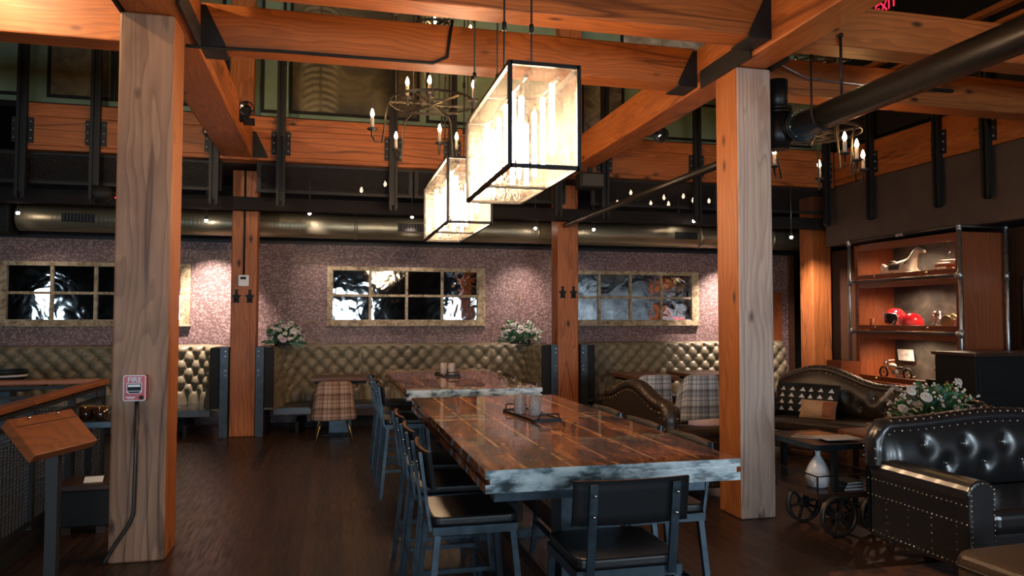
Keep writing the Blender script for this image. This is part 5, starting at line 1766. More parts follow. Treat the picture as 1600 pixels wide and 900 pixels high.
def flowers(label, loc, rx, ry, h, seed, nleaf, blooms, plumes, planter=True):
    t = thing('flower_arrangement', label, 'flowers', loc)
    rnd = random.Random(seed)
    if planter:
        b = MB(); b.prism(rounded(rx * 0.9, ry * 0.9, min(rx, ry) * 0.3), 0, 0.06, 'z'); b.build('planter', 'black', t, bevel=0.006)
    b = MB(); b2 = MB(); st = MB()
    for k in range(nleaf):
        a = rnd.uniform(0, 2 * PI); e = rnd.uniform(-0.22, 1.3)
        d = Vector((math.cos(a) * math.cos(e) * rx, math.sin(a) * math.cos(e) * ry, math.sin(e) * h * 0.8))
        f = rnd.uniform(0.25, 0.85)
        p = d * f + Vector((0, 0, 0.07))
        tgt = b if rnd.random() < 0.6 else b2
        leafmesh(tgt, p, d + Vector((rnd.uniform(-.1, .1), rnd.uniform(-.1, .1), rnd.uniform(-.05, .1))), rnd.uniform(0.07, 0.13), rnd.uniform(0.03, 0.055), rnd.uniform(-1, 1))
        if k % 5 == 0:
            st.tube([(0, 0, 0.05), p * 0.6 + Vector((0, 0, 0.05)), p], 0.003, 5)
    b.build('leaves', 'leaf', t, fix=False); b2.build('foliage', 'eucalyptus', t, fix=False); st.build('stems', 'leaf', t)
    for (bx, by, bz, r, mt) in blooms:
        b = MB(); bloom(b, (bx, by, bz), r * 0.85, rnd, (bx * 0.8, -0.7, 0.6)); b.build('rose', mt, t, fix=False)
    b = MB()
    for k in range(120):
        a = rnd.uniform(0, 2 * PI); e = rnd.uniform(0.0, 1.2)
        p = Vector((math.cos(a) * math.cos(e) * rx, math.sin(a) * math.cos(e) * ry, math.sin(e) * h * 0.8 + 0.07)) * rnd.uniform(0.8, 1.02)
        for q in range(3):
            b.ball(p + Vector((rnd.uniform(-.015, .015), rnd.uniform(-.015, .015), rnd.uniform(-.015, .015))), rnd.uniform(0.008, 0.0135), 1)
    f = b.build('filler_blossom', 'petal', t, fix=False); f['kind'] = 'stuff'
    for pts, r in plumes:
        b = MB(); pts = [Vector(p) for p in pts]
        b.tube(pts, 0.003, 5)
        n = 60
        for k in range(n):
            f_ = 0.45 + 0.55 * k / n
            i = min(len(pts) - 2, int(f_ * (len(pts) - 1))); lf = f_ * (len(pts) - 1) - i
            p = pts[i].lerp(pts[i + 1], lf); d = (pts[i + 1] - pts[i]).normalized()
            for q in range(2):
                o_ = Vector((rnd.uniform(-1, 1), rnd.uniform(-1, 1), rnd.uniform(-1, 1))) * r * (1.15 - abs(k / n - 0.4))
                leafmesh(b, p, d * 1.2 + o_ * 12, 0.06, 0.008, rnd.uniform(-1, 1))
        b.build('pampas_plume', 'pampas', t, fix=False)
    return t


flowers('white flowers with long green leaves on the table behind the black sofa', (4.98, 5.30, 0.5), 0.46, 0.30, 0.54, 5, 560,
        [(-0.30, -0.08, 0.40, 0.045, 'petal'), (-0.22, -0.15, 0.36, 0.06, 'petal'), (-0.26, -0.1, 0.30, 0.05, 'pampas'), (0.20, -0.05, 0.47, 0.045, 'petal'), (-0.36, -0.05, 0.26, 0.05, 'petal'), (0.02, -0.22, 0.25, 0.035, 'petal'), (0.12, -0.22, 0.22, 0.035, 'petal'), (0.25, -0.18, 0.2, 0.035, 'petal')],
        [([(-0.1, 0, 0.15), (-0.25, 0, 0.35), (-0.4, 0, 0.44), (-0.5, 0, 0.36)], 0.035)])
flowers('white and lilac flowers on the booth divider beside the thermostat post', (-0.62, 10.62, 1.13), 0.27, 0.18, 0.34, 8, 200,
        [(-0.10, -0.12, 0.22, 0.05, 'petal'), (0.02, -0.15, 0.17, 0.04, 'petal'), (0.13, -0.14, 0.20, 0.06, 'petal'), (-0.04, -0.17, 0.12, 0.045, 'petal'), (0.0, -0.19, 0.085, 0.06, 'lilac'), (0.08, -0.18, 0.1, 0.035, 'petal'), (-0.16, -0.1, 0.25, 0.03, 'petal'), (0.03, -0.1, 0.25, 0.03, 'petal')],
        [([(0.1, 0, 0.15), (0.22, 0, 0.30), (0.36, 0, 0.34), (0.46, 0, 0.28)], 0.03), ([(0.2, -0.1, 0.06), (0.4, -0.12, 0.05), (0.55, -0.12, 0.03)], 0.005)])
flowers('white flowers with a tall pale plume on the booth divider by the hooks', (2.72, 10.66, 1.13), 0.34, 0.18, 0.36, 9, 200,
        [(-0.12, -0.1, 0.28, 0.05, 'petal'), (-0.02, -0.13, 0.25, 0.05, 'petal'), (0.08, -0.14, 0.2, 0.05, 'petal'), (-0.05, -0.16, 0.18, 0.045, 'petal'), (0.18, -0.12, 0.2, 0.045, 'petal'), (0.2, -0.14, 0.08, 0.04, 'petal'), (-0.2, -0.12, 0.2, 0.035, 'petal')],
        [([(-0.05, 0, 0.2), (-0.04, 0, 0.4), (-0.02, 0, 0.62), (0.0, 0, 0.72)], 0.03), ([(0.1, 0, 0.2), (0.16, 0, 0.38), (0.26, 0, 0.46), (0.34, 0, 0.42)], 0.025)])
# white planter box seen by the right divider flowers
# ============================================================ DISPLAY CABINET
SX, SXB, SY0, SY1, STOP = 7.0, 7.62, 7.03, 8.80, 2.50
t = thing('display_cabinet', 'red-brown glazed display cabinet with lit shelves on the right wall', 'cabinet', ((SX + SXB) / 2, (SY0 + SY1) / 2, 0))
ox, oy = (SX + SXB) / 2, (SY0 + SY1) / 2
hx, hy = (SXB - SX) / 2, (SY1 - SY0) / 2
LV = [0.0, 0.66, 1.33, 2.0, STOP]
b = MB()
b.box(-hx, hx, -hy, -hy + 0.035, 0, STOP); b.build('side_panel', 'oak_z', t)
b = MB(); b.box(-hx + 0.02, hx - 0.06, -hy - 0.012, -hy, 0.1, STOP - 0.08); b.build('raised_panel', 'oak_z', t)
b = MB(); b.box(-hx, hx, hy - 0.035, hy, 0, STOP); b.build('side_panel', 'oak_z', t)
b = MB(); b.box(hx - 0.02, hx, -hy + 0.035, hy - 0.035, 0, STOP); b.build('back_panel', 'chalk', t)
for z in LV:
    b = MB(); b.box(-hx + 0.03, hx - 0.02, -hy + 0.035, hy - 0.035, max(0, z - 0.02), max(0, z - 0.02) + 0.03); b.build('shelf', 'oak_y', t)
for z0, z1 in zip(LV, LV[1:]):
    za, zb = z0 + 0.03, z1 - 0.02
    b = MB(); f_ = 0.05
    b.box(-hx - 0.004, -hx + 0.024, -hy + 0.02, -hy + 0.02 + f_, za, zb); b.box(-hx - 0.004, -hx + 0.024, hy - 0.02 - f_, hy - 0.02, za, zb)
    b.box(-hx - 0.004, -hx + 0.024, -hy + 0.02 + f_, hy - 0.02 - f_, za, za + 0.06); b.box(-hx - 0.004, -hx + 0.024, -hy + 0.02 + f_, hy - 0.02 - f_, zb - 0.07, zb)
    dr = b.build('glazed_door', 'oak_y', t, bevel=0.004)
    b = MB(); b.box(-hx + 0.008, -hx + 0.012, -hy + 0.02 + f_, hy - 0.02 - f_, za + 0.06, zb - 0.07); b.build('glass', 'cabglass', dr)
    b = MB()
    for y in (-hy * 0.45, hy * 0.55):
        b.ball((-hx - 0.018, y, za + 0.03), 0.018)
    b.build('knob', 'brass', dr)
    for y in (-hy * 0.55, hy * 0.35):
        b = MB(); b.lathe([(0.035, zb - 0.004), (0.035, zb + 0.002)], 16, (-0.05, y, 0)); b.build('downlight', 'ledglow', t)
        lo = lamp('downlight_glow', 'SPOT', (-0.05, y, zb - 0.02), 55, (1.0, 0.70, 0.46), (0, 0, 0), t, spot_size=2.8, spot_blend=0.8, shadow_soft_size=0.03)
# galvanised pipe frame around it
t = thing('pipe_frame', 'grey galvanised pipe frame around the display cabinet', 'pipe frame', (ox, oy, 0))
b = MB(); px = -hx - 0.06; r_ = 0.02
for y in (-hy - 0.05, hy + 0.03):
    b.tube([(px, y, 0 if y < 0 else 0.93), (px, y, 2.56)], r_, 12)
b.tube([(hx - 0.03, -hy - 0.05, 0), (hx - 0.03, -hy - 0.05, 2.56)], r_, 12)
b.build('upright_pipe', 'galv', t)
b = MB()
b.tube([(px, -hy - 0.05, 2.56), (px, hy + 0.03, 2.56)], r_ * 0.9, 12); b.tube([(px, -hy - 0.05, 2.56), (hx - 0.03, -hy - 0.05, 2.56)], r_ * 0.9, 12)
for z in (2.0, 1.33):
    b.tube([(px, -hy - 0.05, z), (px, hy + 0.03, z)], r_ * 0.9, 12)
b.build('cross_pipe', 'iron', t)
b = MB()
for y in (-hy - 0.05, hy + 0.03):
    for z in (2.0, 1.33):
        b.tube([(px, y, z - 0.05), (px, y, z + 0.05)], r_ * 1.45, 12); b.tube([(px, y, z), (px, y + (0.06 if y < 0 else -0.06), z)], r_ * 1.35, 12)
    b.tube([(px, y, 2.5), (px, y, 2.565)], r_ * 1.45, 12); b.ball((px, y, 2.56), r_ * 1.6, 2)
b.ball((hx - 0.03, -hy - 0.05, 2.56), r_ * 1.6, 2); b.tube([(hx - 0.03, -hy - 0.05, 1.95), (hx - 0.03, -hy - 0.05, 2.05)], r_ * 1.45, 12)
b.tube([(px, -0.1, 2.56), (px, 0.02, 2.56)], r_ * 1.3, 12)
b.build('fitting', 'galv', t)
# wooden block under the far upright
b = MB(); b.box(-0.14, 0.14, -0.15, 0.15, 0, 0.93)
for k in range(5):
    b.box(-0.145, 0.145, -0.155, 0.155, 0.04 + k * 0.18, 0.19 + k * 0.18)
tag(b.build('plinth_block', 'oak_y', loc=(6.835, 8.86, 0)), 'reddish wooden block under the far pipe of the display cabinet', 'block')

# --- contents
def horse(loc, rz):
    """faces -Y(near) in world: local +X is its nose"""
    t = thing('rocking_horse', 'cream wooden rocking horse on the top shelf of the display cabinet', 'rocking horse', loc, rz)
    bm = bmesh.new()
    nodes = {'rump': ((-0.20, 0, 0.155), 0.075), 'mid': ((-0.05, 0, 0.15), 0.078), 'chest': ((0.10, 0, 0.155), 0.085), 'neck1': ((0.16, 0, 0.25), 0.055), 'neck2': ((0.21, 0, 0.34), 0.042), 'poll': ((0.25, 0, 0.375), 0.042), 'face': ((0.31, 0, 0.35), 0.034), 'nose': ((0.36, 0, 0.33), 0.026),
             'fl1': ((0.16, 0.05, 0.10), 0.038), 'fl2': ((0.26, 0.055, 0.055), 0.025), 'fl3': ((0.33, 0.055, 0.03), 0.02), 'fr1': ((0.16, -0.05, 0.10), 0.038), 'fr2': ((0.26, -0.055, 0.055), 0.025), 'fr3': ((0.33, -0.055, 0.03), 0.02),
             'hl1': ((-0.24, 0.05, 0.11), 0.042), 'hl2': ((-0.34, 0.055, 0.06), 0.027), 'hl3': ((-0.44, 0.055, 0.03), 0.02), 'hr1': ((-0.24, -0.05, 0.11), 0.042), 'hr2': ((-0.34, -0.055, 0.06), 0.027), 'hr3': ((-0.44, -0.055, 0.03), 0.02)}
    E_ = [('mid', 'rump'), ('mid', 'chest'), ('chest', 'neck1'), ('neck1', 'neck2'), ('neck2', 'poll'), ('poll', 'face'), ('face', 'nose'), ('chest', 'fl1'), ('fl1', 'fl2'), ('fl2', 'fl3'), ('chest', 'fr1'), ('fr1', 'fr2'), ('fr2', 'fr3'), ('rump', 'hl1'), ('hl1', 'hl2'), ('hl2', 'hl3'), ('rump', 'hr1'), ('hr1', 'hr2'), ('hr2', 'hr3')]
    V = {k: bm.verts.new(v[0]) for k, v in nodes.items()}
    for a, c in E_:
        bm.edges.new((V[a], V[c]))
    bm.verts.index_update()
    me = bpy.data.meshes.new('body'); order = [k for k in nodes]; bm.to_mesh(me); bm.free()
    o = bpy.data.objects.new('body', me); COL.objects.link(o); o.parent = t
    sk = o.modifiers.new('skin', 'SKIN')
    me.materials.append(M['cream'])
    if not me.skin_vertices:
        lay = me.attributes
    for i, k in enumerate(order):
        sv = me.skin_vertices[0].data[i]; r_ = nodes[k][1]; sv.radius = (r_, r_); sv.use_root = (k == 'mid')
    ss = o.modifiers.new('sub', 'SUBSURF'); ss.levels = 2; ss.render_levels = 2
    for p in me.polygons:
        p.use_smooth = True
    sk.use_smooth_shade = True
    b = MB()
    for s_ in (-1, 1):
        b.bm.faces.new([b.bm.verts.new(p) for p in ((0.235, s_ * 0.02, 0.40), (0.255, s_ * 0.035, 0.40), (0.25, s_ * 0.03, 0.445))])
        b.ball((0.29, s_ * 0.032, 0.368), 0.007)
    b.build('ear', 'black', t)
    b = MB(); b.grid(lambda u, v: (-0.13 + 0.17 * u, 0.092 * math.sin((v - 0.5) * PI * 1.15), 0.15 + 0.09 * math.cos((v - 0.5) * PI * 1.15)), 6, 12)
    b.lathe([(0.001, 0), (0.05, 0.0), (0.055, 0.02), (0.02, 0.03)], 16, (-0.15, 0, 0.228)); b.build('saddle', 'iron', t)
    b = MB(); b.tube([(0.12 + 0.07 * math.cos(a) * 0.6, 0.075 * math.sin(a), 0.215 + 0.05 * math.cos(a)) for a in [2 * PI * k / 20 for k in range(20)]], 0.007, 6, closed=True)
    b.tube([(0.335 , 0.03 * math.sin(a), 0.345 + 0.03 * math.cos(a)) for a in [2 * PI * k / 16 for k in range(16)]], 0.004, 6, closed=True); b.build('harness', 'black', t)
    b = MB(); b.tube([(-0.26, 0, 0.19), (-0.31, 0.0, 0.21), (-0.34, 0, 0.16), (-0.33, 0, 0.11)], [0.02, 0.024, 0.02, 0.006], 8); b.build('tail', 'cream', t)
    b = MB(); b.box(-0.42, 0.3, -0.06, -0.035, 0.0, 0.012); b.box(-0.42, 0.3, 0.035, 0.06, 0, 0.012); b.box(-0.12, -0.09, -0.06, 0.06, 0.012, 0.1); b.build('stand', 'rust', t)
    return t


h_ = horse((7.2, 8.15, 2.011), -PI / 2); h_.scale = (1.1, 1.0, 0.98)
# little toy tricycle
t = thing('toy_scooter', 'wooden ride-on toy with pale bars right of the horse', 'toy', (7.25, 7.48, 2.011), -PI / 2)
b = MB(); b.box(-0.16, 0.14, -0.03, 0.03, 0.13, 0.155); b.box(0.02, 0.08, -0.03, 0.03, 0.0, 0.13); b.build('body', 'oak_z', t)
b = MB(); b.tube([(-0.02, -0.09, 0.19), (0.15, -0.07, 0.19), (0.16, 0.09, 0.19)], 0.011, 8); b.tube([(-0.12, -0.05, 0.165), (0.1, -0.05, 0.16)], 0.012, 8); b.build('bar', 'cream', t)
b = MB(); b.tube([(-0.02, 0, 0.155), (0.01, 0, 0.24), (0.05, 0, 0.30)], 0.007, 8); b.build('steering_rod', 'iron', t)
b = MB()
for x in (-0.12, 0.12):
    for s_ in (-1, 1):
        b.lathe([(0.055, -0.01), (0.055, 0.01)], 20, T=Matrix.Translation((x, s_ * 0.05, 0.055)) @ Matrix.Rotation(PI / 2, 4, 'X'))
b.build('wheel', 'rust', t)
t = thing('wooden_disc', 'round wooden disc leaning at the near end of the top shelf', 'wheel', (7.33, 7.215, 2.011))
b = MB(); T = Matrix.Translation((0, 0, 0.13)) @ Matrix.Rotation(PI / 2, 4, 'Y'); b.lathe([(0.13, -0.015), (0.13, 0.015), (0.11, 0.02), (0.11, -0.02), (0.13, -0.015)], 28, T=T, cap=False); b.lathe([(0.109, -0.008), (0.109, 0.008)], 28, T=T); b.lathe([(0.02, -0.04), (0.02, 0.03)], 12, T=T); b.build('disc', 'cream', t)


def helmet(loc, rz, label, scale=1.0):
    t = thing('motorcycle_helmet', label, 'helmet', loc, rz, 'red helmets in the cabinet')
    b = MB(); R_ = 0.13
    def f(u, v):
        a = 2 * PI * u; e = -0.75 + (PI / 2 + 0.75) * v
        return (R_ * math.cos(e) * math.cos(a), R_ * 1.12 * math.cos(e) * math.sin(a), 0.10 + R_ * math.sin(e))
    V = b.grid(f, 36, 20)
    rm = []
    for fc in b.bm.faces:
        c = fc.calc_center_median()
        if c.y < -0.03 and c.z < 0.15 and abs(c.x) < 0.098:
            rm.append(fc)
    bmesh.ops.delete(b.bm, geom=rm, context='FACES')
    o = b.build('shell', 'red', t)
    md = o.modifiers.new('solid', 'SOLIDIFY'); md.thickness = 0.012
    b = MB(); b.grid(lambda u, v: (0.116 * math.cos(-0.75 + 2.3 * v) * math.cos(2 * PI * u), 0.13 * math.cos(-0.75 + 2.3 * v) * math.sin(2 * PI * u) + 0.012, 0.10 + 0.116 * math.sin(-0.75 + 2.3 * v)), 28, 12); b.build('lining', 'black', t)
    b = MB(); b.tube([(0.1, -0.075, 0.02), (0.1, -0.085, 0.1), (0.085, -0.1, 0.152), (0, -0.135, 0.16), (-0.085, -0.1, 0.152), (-0.1, -0.085, 0.1), (-0.1, -0.075, 0.02)], 0.008, 8); b.build('edge_trim', 'galv', t)
    t.scale = (scale,) * 3
    return t


helmet((7.28, 8.38, 1.42), -PI / 2 + 0.2, 'open-face red helmet standing on a wooden block', 0.98)
helmet((7.2, 8.0, 1.341), PI * 0.62, 'red helmet showing its shiny back in the middle of the shelf', 1.04)
b = MB(); b.box(-0.13, 0.13, -0.2, 0.2, 0, 0.078); tag(b.build('wooden_block', 'rail_y', loc=(7.27, 8.41, 1.341), bevel=0.006), 'pale wooden block under the open-face red helmet', 'block')
t = thing('glass_jar', 'small clear jar between the two red helmets', 'jar', (7.14, 8.22, 1.341)); b = MB(); b.lathe([(0.03, 0), (0.045, 0.01), (0.045, 0.1), (0.03, 0.12), (0.03, 0.14)], 16); b.build('body', 'chrome', t)
b = MB(); b.lathe([(0.035, 0), (0.026, 0.16), (0.02, 0.165)], 14); tag(b.build('wooden_cone', 'rail_y', loc=(7.12, 8.62, 1.341)), 'slim pale wooden cone at the far end of the helmet shelf', 'ornament')
t = thing('engine_part', 'polished engine casting beside the red helmets', 'engine part', (7.22, 7.52, 1.341), 0.2)
b = MB(); rnd = random.Random(4)
b.lathe([(0.06, 0.0), (0.06, 0.05), (0.045, 0.06), (0.045, 0.1)], 18, (0, 0.05, 0)); b.box(-0.05, 0.05, -0.18, 0.02, 0.08, 0.16)
b.build('casting', 'galv', t, bevel=0.008)
b = MB()
for k in range(7):
    b.lathe([(0.075 - 0.002 * k, 0.1 + k * 0.02), (0.075 - 0.002 * k, 0.108 + k * 0.02)], 20, (0, 0.06, 0))
b.lathe([(0.045, 0.1), (0.045, 0.25)], 16, (0, 0.06, 0)); b.build('cooling_fin', 'chrome', t)
b = MB(); b.tube([(0, -0.05, 0.16), (0, -0.12, 0.21), (0, -0.2, 0.17), (0, -0.19, 0.06)], 0.018, 10); b.lathe([(0.06, 0), (0.075, 0.02), (0.07, 0.04)], 20, T=Matrix.Translation((-0.06, -0.1, 0.13)) @ Matrix.Rotation(-PI / 2, 4, 'Y')); b.build('manifold', 'brass', t)
t = thing('desk_bell', 'little service bell on a red box at the near end of the helmet shelf', 'bell', (7.18, 7.22, 1.409)); b = MB(); b.lathe([(0.05, 0), (0.048, 0.012), (0.035, 0.035), (0.01, 0.045)], 20); b.lathe([(0.006, 0.045), (0.006, 0.07), (0.012, 0.075), (0.004, 0.085)], 10); b.build('dome', 'chrome', t)
t = thing('red_box', 'flat red box under the service bell', 'box', (7.18, 7.24, 1.341)); b = MB(); b.box(-0.09, 0.09, -0.14, 0.14, 0, 0.05); b.build('body', 'oak_y', t, bevel=0.003); b = MB(); b.box(-0.095, 0.095, -0.145, 0.145, 0.05, 0.067); b.build('lid', 'firered', t, bevel=0.003)
# model motorcycle
t = thing('model_motorcycle', 'chrome model motorcycle on a plank in the lowest lit shelf', 'model', (7.16, 8.25, 0.694), -PI / 2)
b = MB(); b.box(-0.5, 0.55, -0.06, 0.06, 0, 0.02); b.build('plank', 'rail_x', t)
for x, mt in ((-0.22, 'black'), (0.2, 'black')):
    b = MB(); T = Matrix.Translation((x, 0, 0.10)) @ Matrix.Rotation(PI / 2, 4, 'X')
    b.tube([T @ Vector(p) for p in ringpts(0.068, 0, 24)], 0.014, 8, closed=True); wl = b.build('wheel', mt, t)
    b = MB()
    for k in range(8):
        a = k * PI / 8; b.bar((x - 0.06 * math.cos(a), 0, 0.10 - 0.06 * math.sin(a)), (x + 0.06 * math.cos(a), 0, 0.10 + 0.06 * math.sin(a)), 0.003)
    b.build('spoke', 'chrome', wl)
b = MB(); b.tube([(-0.22, 0.02, 0.10), (-0.17, 0.02, 0.2), (-0.14, 0.02, 0.25)], 0.006, 8); b.tube([(-0.22, -0.02, 0.10), (-0.17, -0.02, 0.2), (-0.14, -0.02, 0.25)], 0.006, 8)
b.tube([(-0.15, 0, 0.22), (-0.05, 0, 0.08), (0.08, 0, 0.08), (0.2, 0, 0.1)], 0.008, 8); b.tube([(-0.15, 0, 0.21), (0.06, 0, 0.17), (0.2, 0, 0.11)], 0.008, 8); b.tube([(-0.05, 0.03, 0.1), (0.1, 0.035, 0.07), (0.3, 0.035, 0.08)], 0.011, 8); b.build('frame', 'chrome', t)
b = MB(); b.ball((-0.06, 0, 0.195), 0.04, 2, (1.7, 0.8, 0.8)); b.build('fuel_tank', 'cream', t)
b = MB(); b.ball((0.07, 0, 0.175), 0.035, 2, (1.7, 0.9, 0.5)); b.build('saddle', 'black', t)
b = MB(); b.tube([(-0.10, -0.08, 0.27), (-0.14, -0.05, 0.26), (-0.14, 0.05, 0.26), (-0.10, 0.08, 0.27)], 0.006, 8); b.ball((-0.19, 0, 0.225), 0.025, 1); b.build('handlebar', 'chrome', t)
b = MB(); b.lathe([(0.035, -0.025), (0.035, 0.025)], 14, T=Matrix.Translation((-0.02, 0, 0.11)) @ Matrix.Rotation(PI / 2, 4, 'X')); b.build('engine', 'galv', t)
t = thing('silver_figure', 'thin silver ornament right of the model motorcycle', 'ornament', (7.2, 7.62, 0.694)); b = MB(); b.lathe([(0.05, 0), (0.05, 0.015), (0.01, 0.02), (0.008, 0.15), (0.03, 0.17), (0.03, 0.2), (0.01, 0.22), (0.018, 0.28), (0.006, 0.31)], 14); b.build('body', 'chrome', t)
t = thing('note_card', 'pale tilted note card on the back of the lowest lit shelf', 'card', (7.55, 8.50, 0.94)); t.rotation_euler = (0.12, 0, -PI / 2)
b = MB(); b.box(-0.14, 0.14, -0.006, 0.0, 0, 0.15); b.build('card', 'paper', t)
b = MB(); b.box(-0.03, 0.05, -0.007, -0.006, 0.085, 0.09); b.box(-0.06, 0.07, -0.007, -0.006, 0.065, 0.069); b.build('printed_line', 'iron', t)
t = thing('gift_carton', 'orange and white carton at the near end of the lowest shelf', 'box', (6.86, 7.15, 0.80), -0.6); b = MB(); b.box(-0.07, 0.07, -0.06, 0.06, 0, 0.15); b.build('carton', 'paper', t, bevel=0.003); b = MB(); b.prism([(-0.071, 0.15), (-0.071, 0.0), (0.04, 0.0)], -0.062, 0.062, 'y'); b.build('orange_band', 'rust', t)
b = MB(); b.box(-0.09, 0.09, -0.14, 0.14, 0, 0.80); tag(b.build('pedestal_stand', 'black', loc=(6.84, 7.17, 0)), 'dark stand carrying the orange and white carton', 'stand')

# picture and picture light right of the cabinet
t = thing('framed_picture', 'purple and gold landscape picture at the right edge', 'picture', (7.79, 6.35, 1.17), -PI / 2)
b = MB(); b.box(-0.6, 0.6, -0.03, 0, 0, 0.82); b.build('frame', 'black', t); b = MB(); b.box(-0.57, 0.57, -0.034, -0.03, 0.03, 0.79); b.build('canvas', 'landscape', t)
t = thing('picture_light', 'slim picture light over the landscape picture', 'lamp', (7.72, 6.35, 2.03), -PI / 2)
b = MB(); b.tube([(-0.4, -0.02, 0), (0.4, -0.02, 0)], 0.025, 12); b.tube([(0, -0.02, 0), (0, 0.075, 0.02)], 0.01, 8); b.build('hood', 'black', t)
b = MB(); b.box(-0.36, 0.36, -0.035, -0.005, -0.03, -0.024); b.build('tube_bulb', 'ledglow', t)
# dark cabinet in front of the display cabinet
t = thing('bar_cabinet', 'tall plain black cabinet behind the black sofa at the right', 'cabinet', (6.95, 6.28, 0))
b = MB(); b.box(-0.80, 0.80, -0.25, 0.25, 0.0, 1.13); b.build('carcass', 'black', t, bevel=0.004)
b = MB(); b.box(-0.83, 0.82, -0.28, 0.27, 1.13, 1.165); b.build('top_board', 'dark_x', t, bevel=0.004)
for z in (0.1, 0.44, 0.78):
    b = MB(); b.box(-0.77, 0.77, -0.262, -0.25, z, z + 0.31); b.build('front_panel', 'black', t, bevel=0.004)
# gold chain
b = MB()
n = 22
P0, P1 = Vector((5.35, 5.25, 0.93)), Vector((6.3, 6.0, 0.72))
P0 = Vector((5.42, 5.62, 0.90)); P1 = Vector((5.30, 4.42, 0.80))
for k in range(n):
    f_ = k / (n - 1)
    p = P0.lerp(P1, f_) - Vector((0, 0, 0.10 * math.sin(PI * f_)))
    d = (P1 - P0).normalized(); u = d.cross(Vector((0, 0, 1))).normalized(); w_ = u.cross(d)
    if k % 2:
        u, w_ = w_, u
    b.tube([p + d * 0.036 * math.cos(a) + u * 0.017 * math.sin(a) for a in [2 * PI * q / 10 for q in range(10)]], 0.005, 6, closed=True)
tag(b.build('gold_chain', 'brass'), 'gold chain hanging right of the flowers', 'chain')
t = thing('chain_post', 'slim brass post holding the gold chain behind the flowers', 'post', (5.42, 5.62, 0.5)); b = MB(); b.lathe([(0.07, 0), (0.07, 0.012), (0.012, 0.02), (0.012, 0.40), (0.022, 0.41), (0.004, 0.44)], 16); b.build('shaft', 'brass', t)


# ============================================================ LEFT: STAIR RAIL, LECTERN, SIDE TABLE
def rail(label, a, c, posts, matr, axis):
    a, c = Vector(a), Vector(c); L = (c - a).length; ang = math.atan2(c.y - a.y, c.x - a.x)
    t = thing('stair_railing', label, 'railing', ((a.x + c.x) / 2, (a.y + c.y) / 2, 0), ang, 'mesh railings round the stair opening')
    h = L / 2
    b = MB(); b.box(-h, h, -0.045, 0.045, 0.925, 0.965); b.build('handrail', 'rail_x', t, bevel=0.006)
    b = MB()
    b.box(-h, h, -0.02, 0.02, 0.885, 0.91); b.box(-h, h, -0.02, 0.02, 0.80, 0.825); b.box(-h, h, -0.02, 0.02, 0.13, 0.16); b.build('steel_rail', 'steel', t)
    for i in range(posts):
        x = -h + 0.03 + (L - 0.06) * i / (posts - 1)
        b = MB(); b.box(x - 0.022, x + 0.022, -0.022, 0.022, 0, 0.925); b.build('post', 'steel', t)
    b = MB(); s_ = 0.026
    n = int(L / s_)
    for i in range(1, n):
        b.bar((-h + i * s_, 0.002 if i % 2 else -0.002, 0.16), (-h + i * s_, 0.002 if i % 2 else -0.002, 0.80), 0.0042)
    for j in range(1, 25):
        b.bar((-h, -0.002 if j % 2 else 0.002, 0.16 + j * s_), (h, -0.002 if j % 2 else 0.002, 0.16 + j * s_), 0.0042)
    b.build('woven_mesh', 'iron', t)
    b = MB(); b.box(-h, h, -0.05, 0.05, 0, 0.10); b.build('curb', 'black', t)
    return t


rail('mesh stair railing with wooden handrail running beside the lectern', (-1.93, 3.2, 0), (-1.93, 7.2, 0), 6, 'rail_x', 'y')
rail('mesh stair railing crossing at the back of the stair opening', (-6.0, 7.26, 0), (-1.99, 7.26, 0), 6, 'rail_x', 'x')

t = thing('lectern_stand', 'slanted wooden lectern on a black post in front of the railing', 'lectern', (-1.335, 4.17, 0))
F0, F1, B1, B0 = (-1.33, 3.91, 0.86), (-1.18, 4.33, 0.86), (-1.34, 4.43, 1.02), (-1.49, 4.01, 1.02)
org = Vector((-1.335, 4.17, 0))
q = [Vector(p) - org for p in (F0, F1, B1, B0)]
nrm = (q[1] - q[0]).cross(q[3] - q[0]).normalized()
if nrm.z < 0:
    nrm = -nrm
b = MB()
T_ = [b.bm.verts.new(p) for p in q]; Bo = [b.bm.verts.new(p - nrm * 0.05) for p in q]
b.bm.faces.new(T_); b.bm.faces.new(Bo[::-1])
for k in range(4):
    b.bm.faces.new((T_[k], T_[(k + 1) % 4], Bo[(k + 1) % 4], Bo[k]))
b.build('slanted_top', 'rail_y', t, bevel=0.006)
b = MB(); sdir = (q[1] - q[0]).normalized()
mid = (q[2] + q[3]) / 2
b.bar(mid - sdir * 0.2 - (mid - (q[0] + q[1]) / 2) * 0.24 + nrm * 0.001, mid + sdir * 0.2 - (mid - (q[0] + q[1]) / 2) * 0.24 + nrm * 0.001, 0.004, 0.004); b.build('seam', 'dark_z', t)
b = MB()
for s_ in (-0.1, 0.1):
    b.ball(mid + sdir * s_ + nrm * 0.008 - (mid - (q[0] + q[1]) / 2) * 0.08, 0.009)
b.build('screw', 'chrome', t)
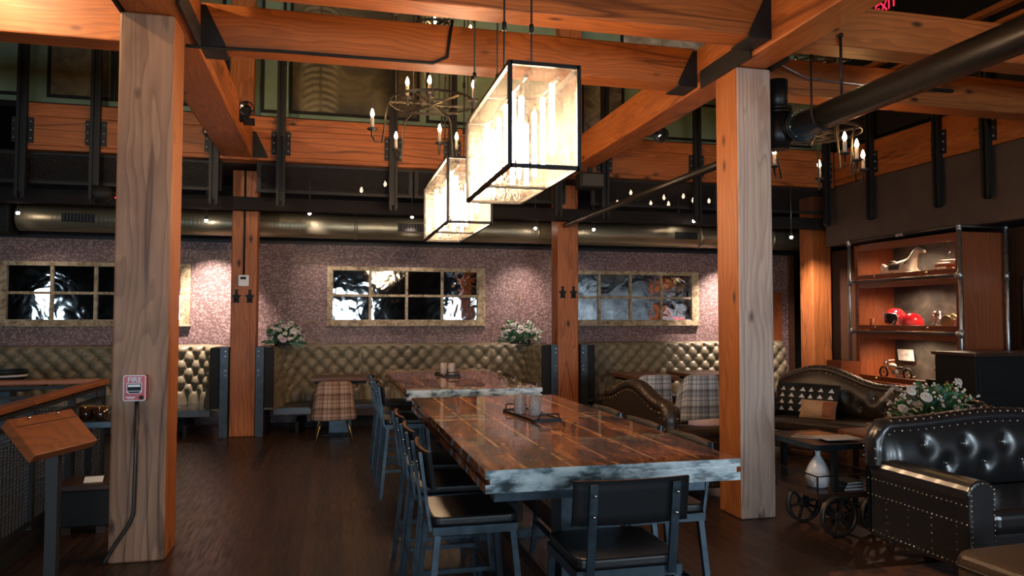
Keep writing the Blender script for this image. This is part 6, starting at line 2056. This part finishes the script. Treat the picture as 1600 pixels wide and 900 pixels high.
b = MB(); b.box(-0.026, 0.026, -0.026, 0.026, 0.02, 0.90); b.build('post', 'steel', t)
b = MB(); b.box(-0.18, 0.18, -0.18, 0.18, 0, 0.02); b.build('base_plate', 'steel', t)

t = thing('side_table', 'low dark side table behind the fire alarm post', 'table', (-1.64, 6.25, 0))
b = MB(); b.box(-0.22, 0.22, -0.25, 0.25, 0.70, 0.745); b.build('tabletop', 'bluesteel', t, bevel=0.003)
for sx in (-1, 1):
    for sy in (-1, 1):
        b = MB(); b.box(sx * 0.195 - 0.02, sx * 0.195 + 0.02, sy * 0.225 - 0.02, sy * 0.225 + 0.02, 0, 0.70); b.build('leg', 'steel', t)
for x, y, lab in ((-1.76, 6.16, 'left dark amber glass mug on the side table'), (-1.65, 6.12, 'right dark amber glass mug on the side table')):
    t = thing('glass_mug', lab, 'mug', (x, y, 0.745), 0, 'dark amber mugs on the side table')
    b = MB(); b.lathe([(0.04, 0), (0.05, 0.012), (0.052, 0.10), (0.047, 0.10), (0.045, 0.015), (0.003, 0.012)], 20); b.build('cup', 'darkglass', t)
    b = MB(); b.tube(ringpts(0.05, 0.10, 20), 0.0035, 6, closed=True); b.build('rim', 'brass', t)
t = thing('stool_box', 'old dark wooden box on the floor under the side table', 'box', (-1.66, 5.93, 0))
b = MB(); b.box(-0.17, 0.17, -0.16, 0.16, 0.05, 0.30); b.build('body', 'black', t, bevel=0.01)
b = MB(); b.box(-0.19, 0.19, -0.18, 0.18, 0.30, 0.345); b.build('lid', 'dark_x', t, bevel=0.01)
b = MB(); b.box(-0.14, -0.08, -0.14, 0.14, 0, 0.05); b.box(0.08, 0.14, -0.14, 0.14, 0, 0.05); b.build('foot', 'dark_x', t)
t = thing('card_reader', 'small pale blue tablet lying on the old wooden box', 'device', (-1.62, 5.86, 0.346), 0.1); t.rotation_euler = (0.5, 0, 0.1)
b = MB(); b.box(-0.07, 0.07, -0.045, 0.045, 0, 0.012); b.build('case', 'black', t); b = MB(); b.box(-0.06, 0.06, -0.038, 0.038, 0.012, 0.0135); b.build('screen', 'white', t)
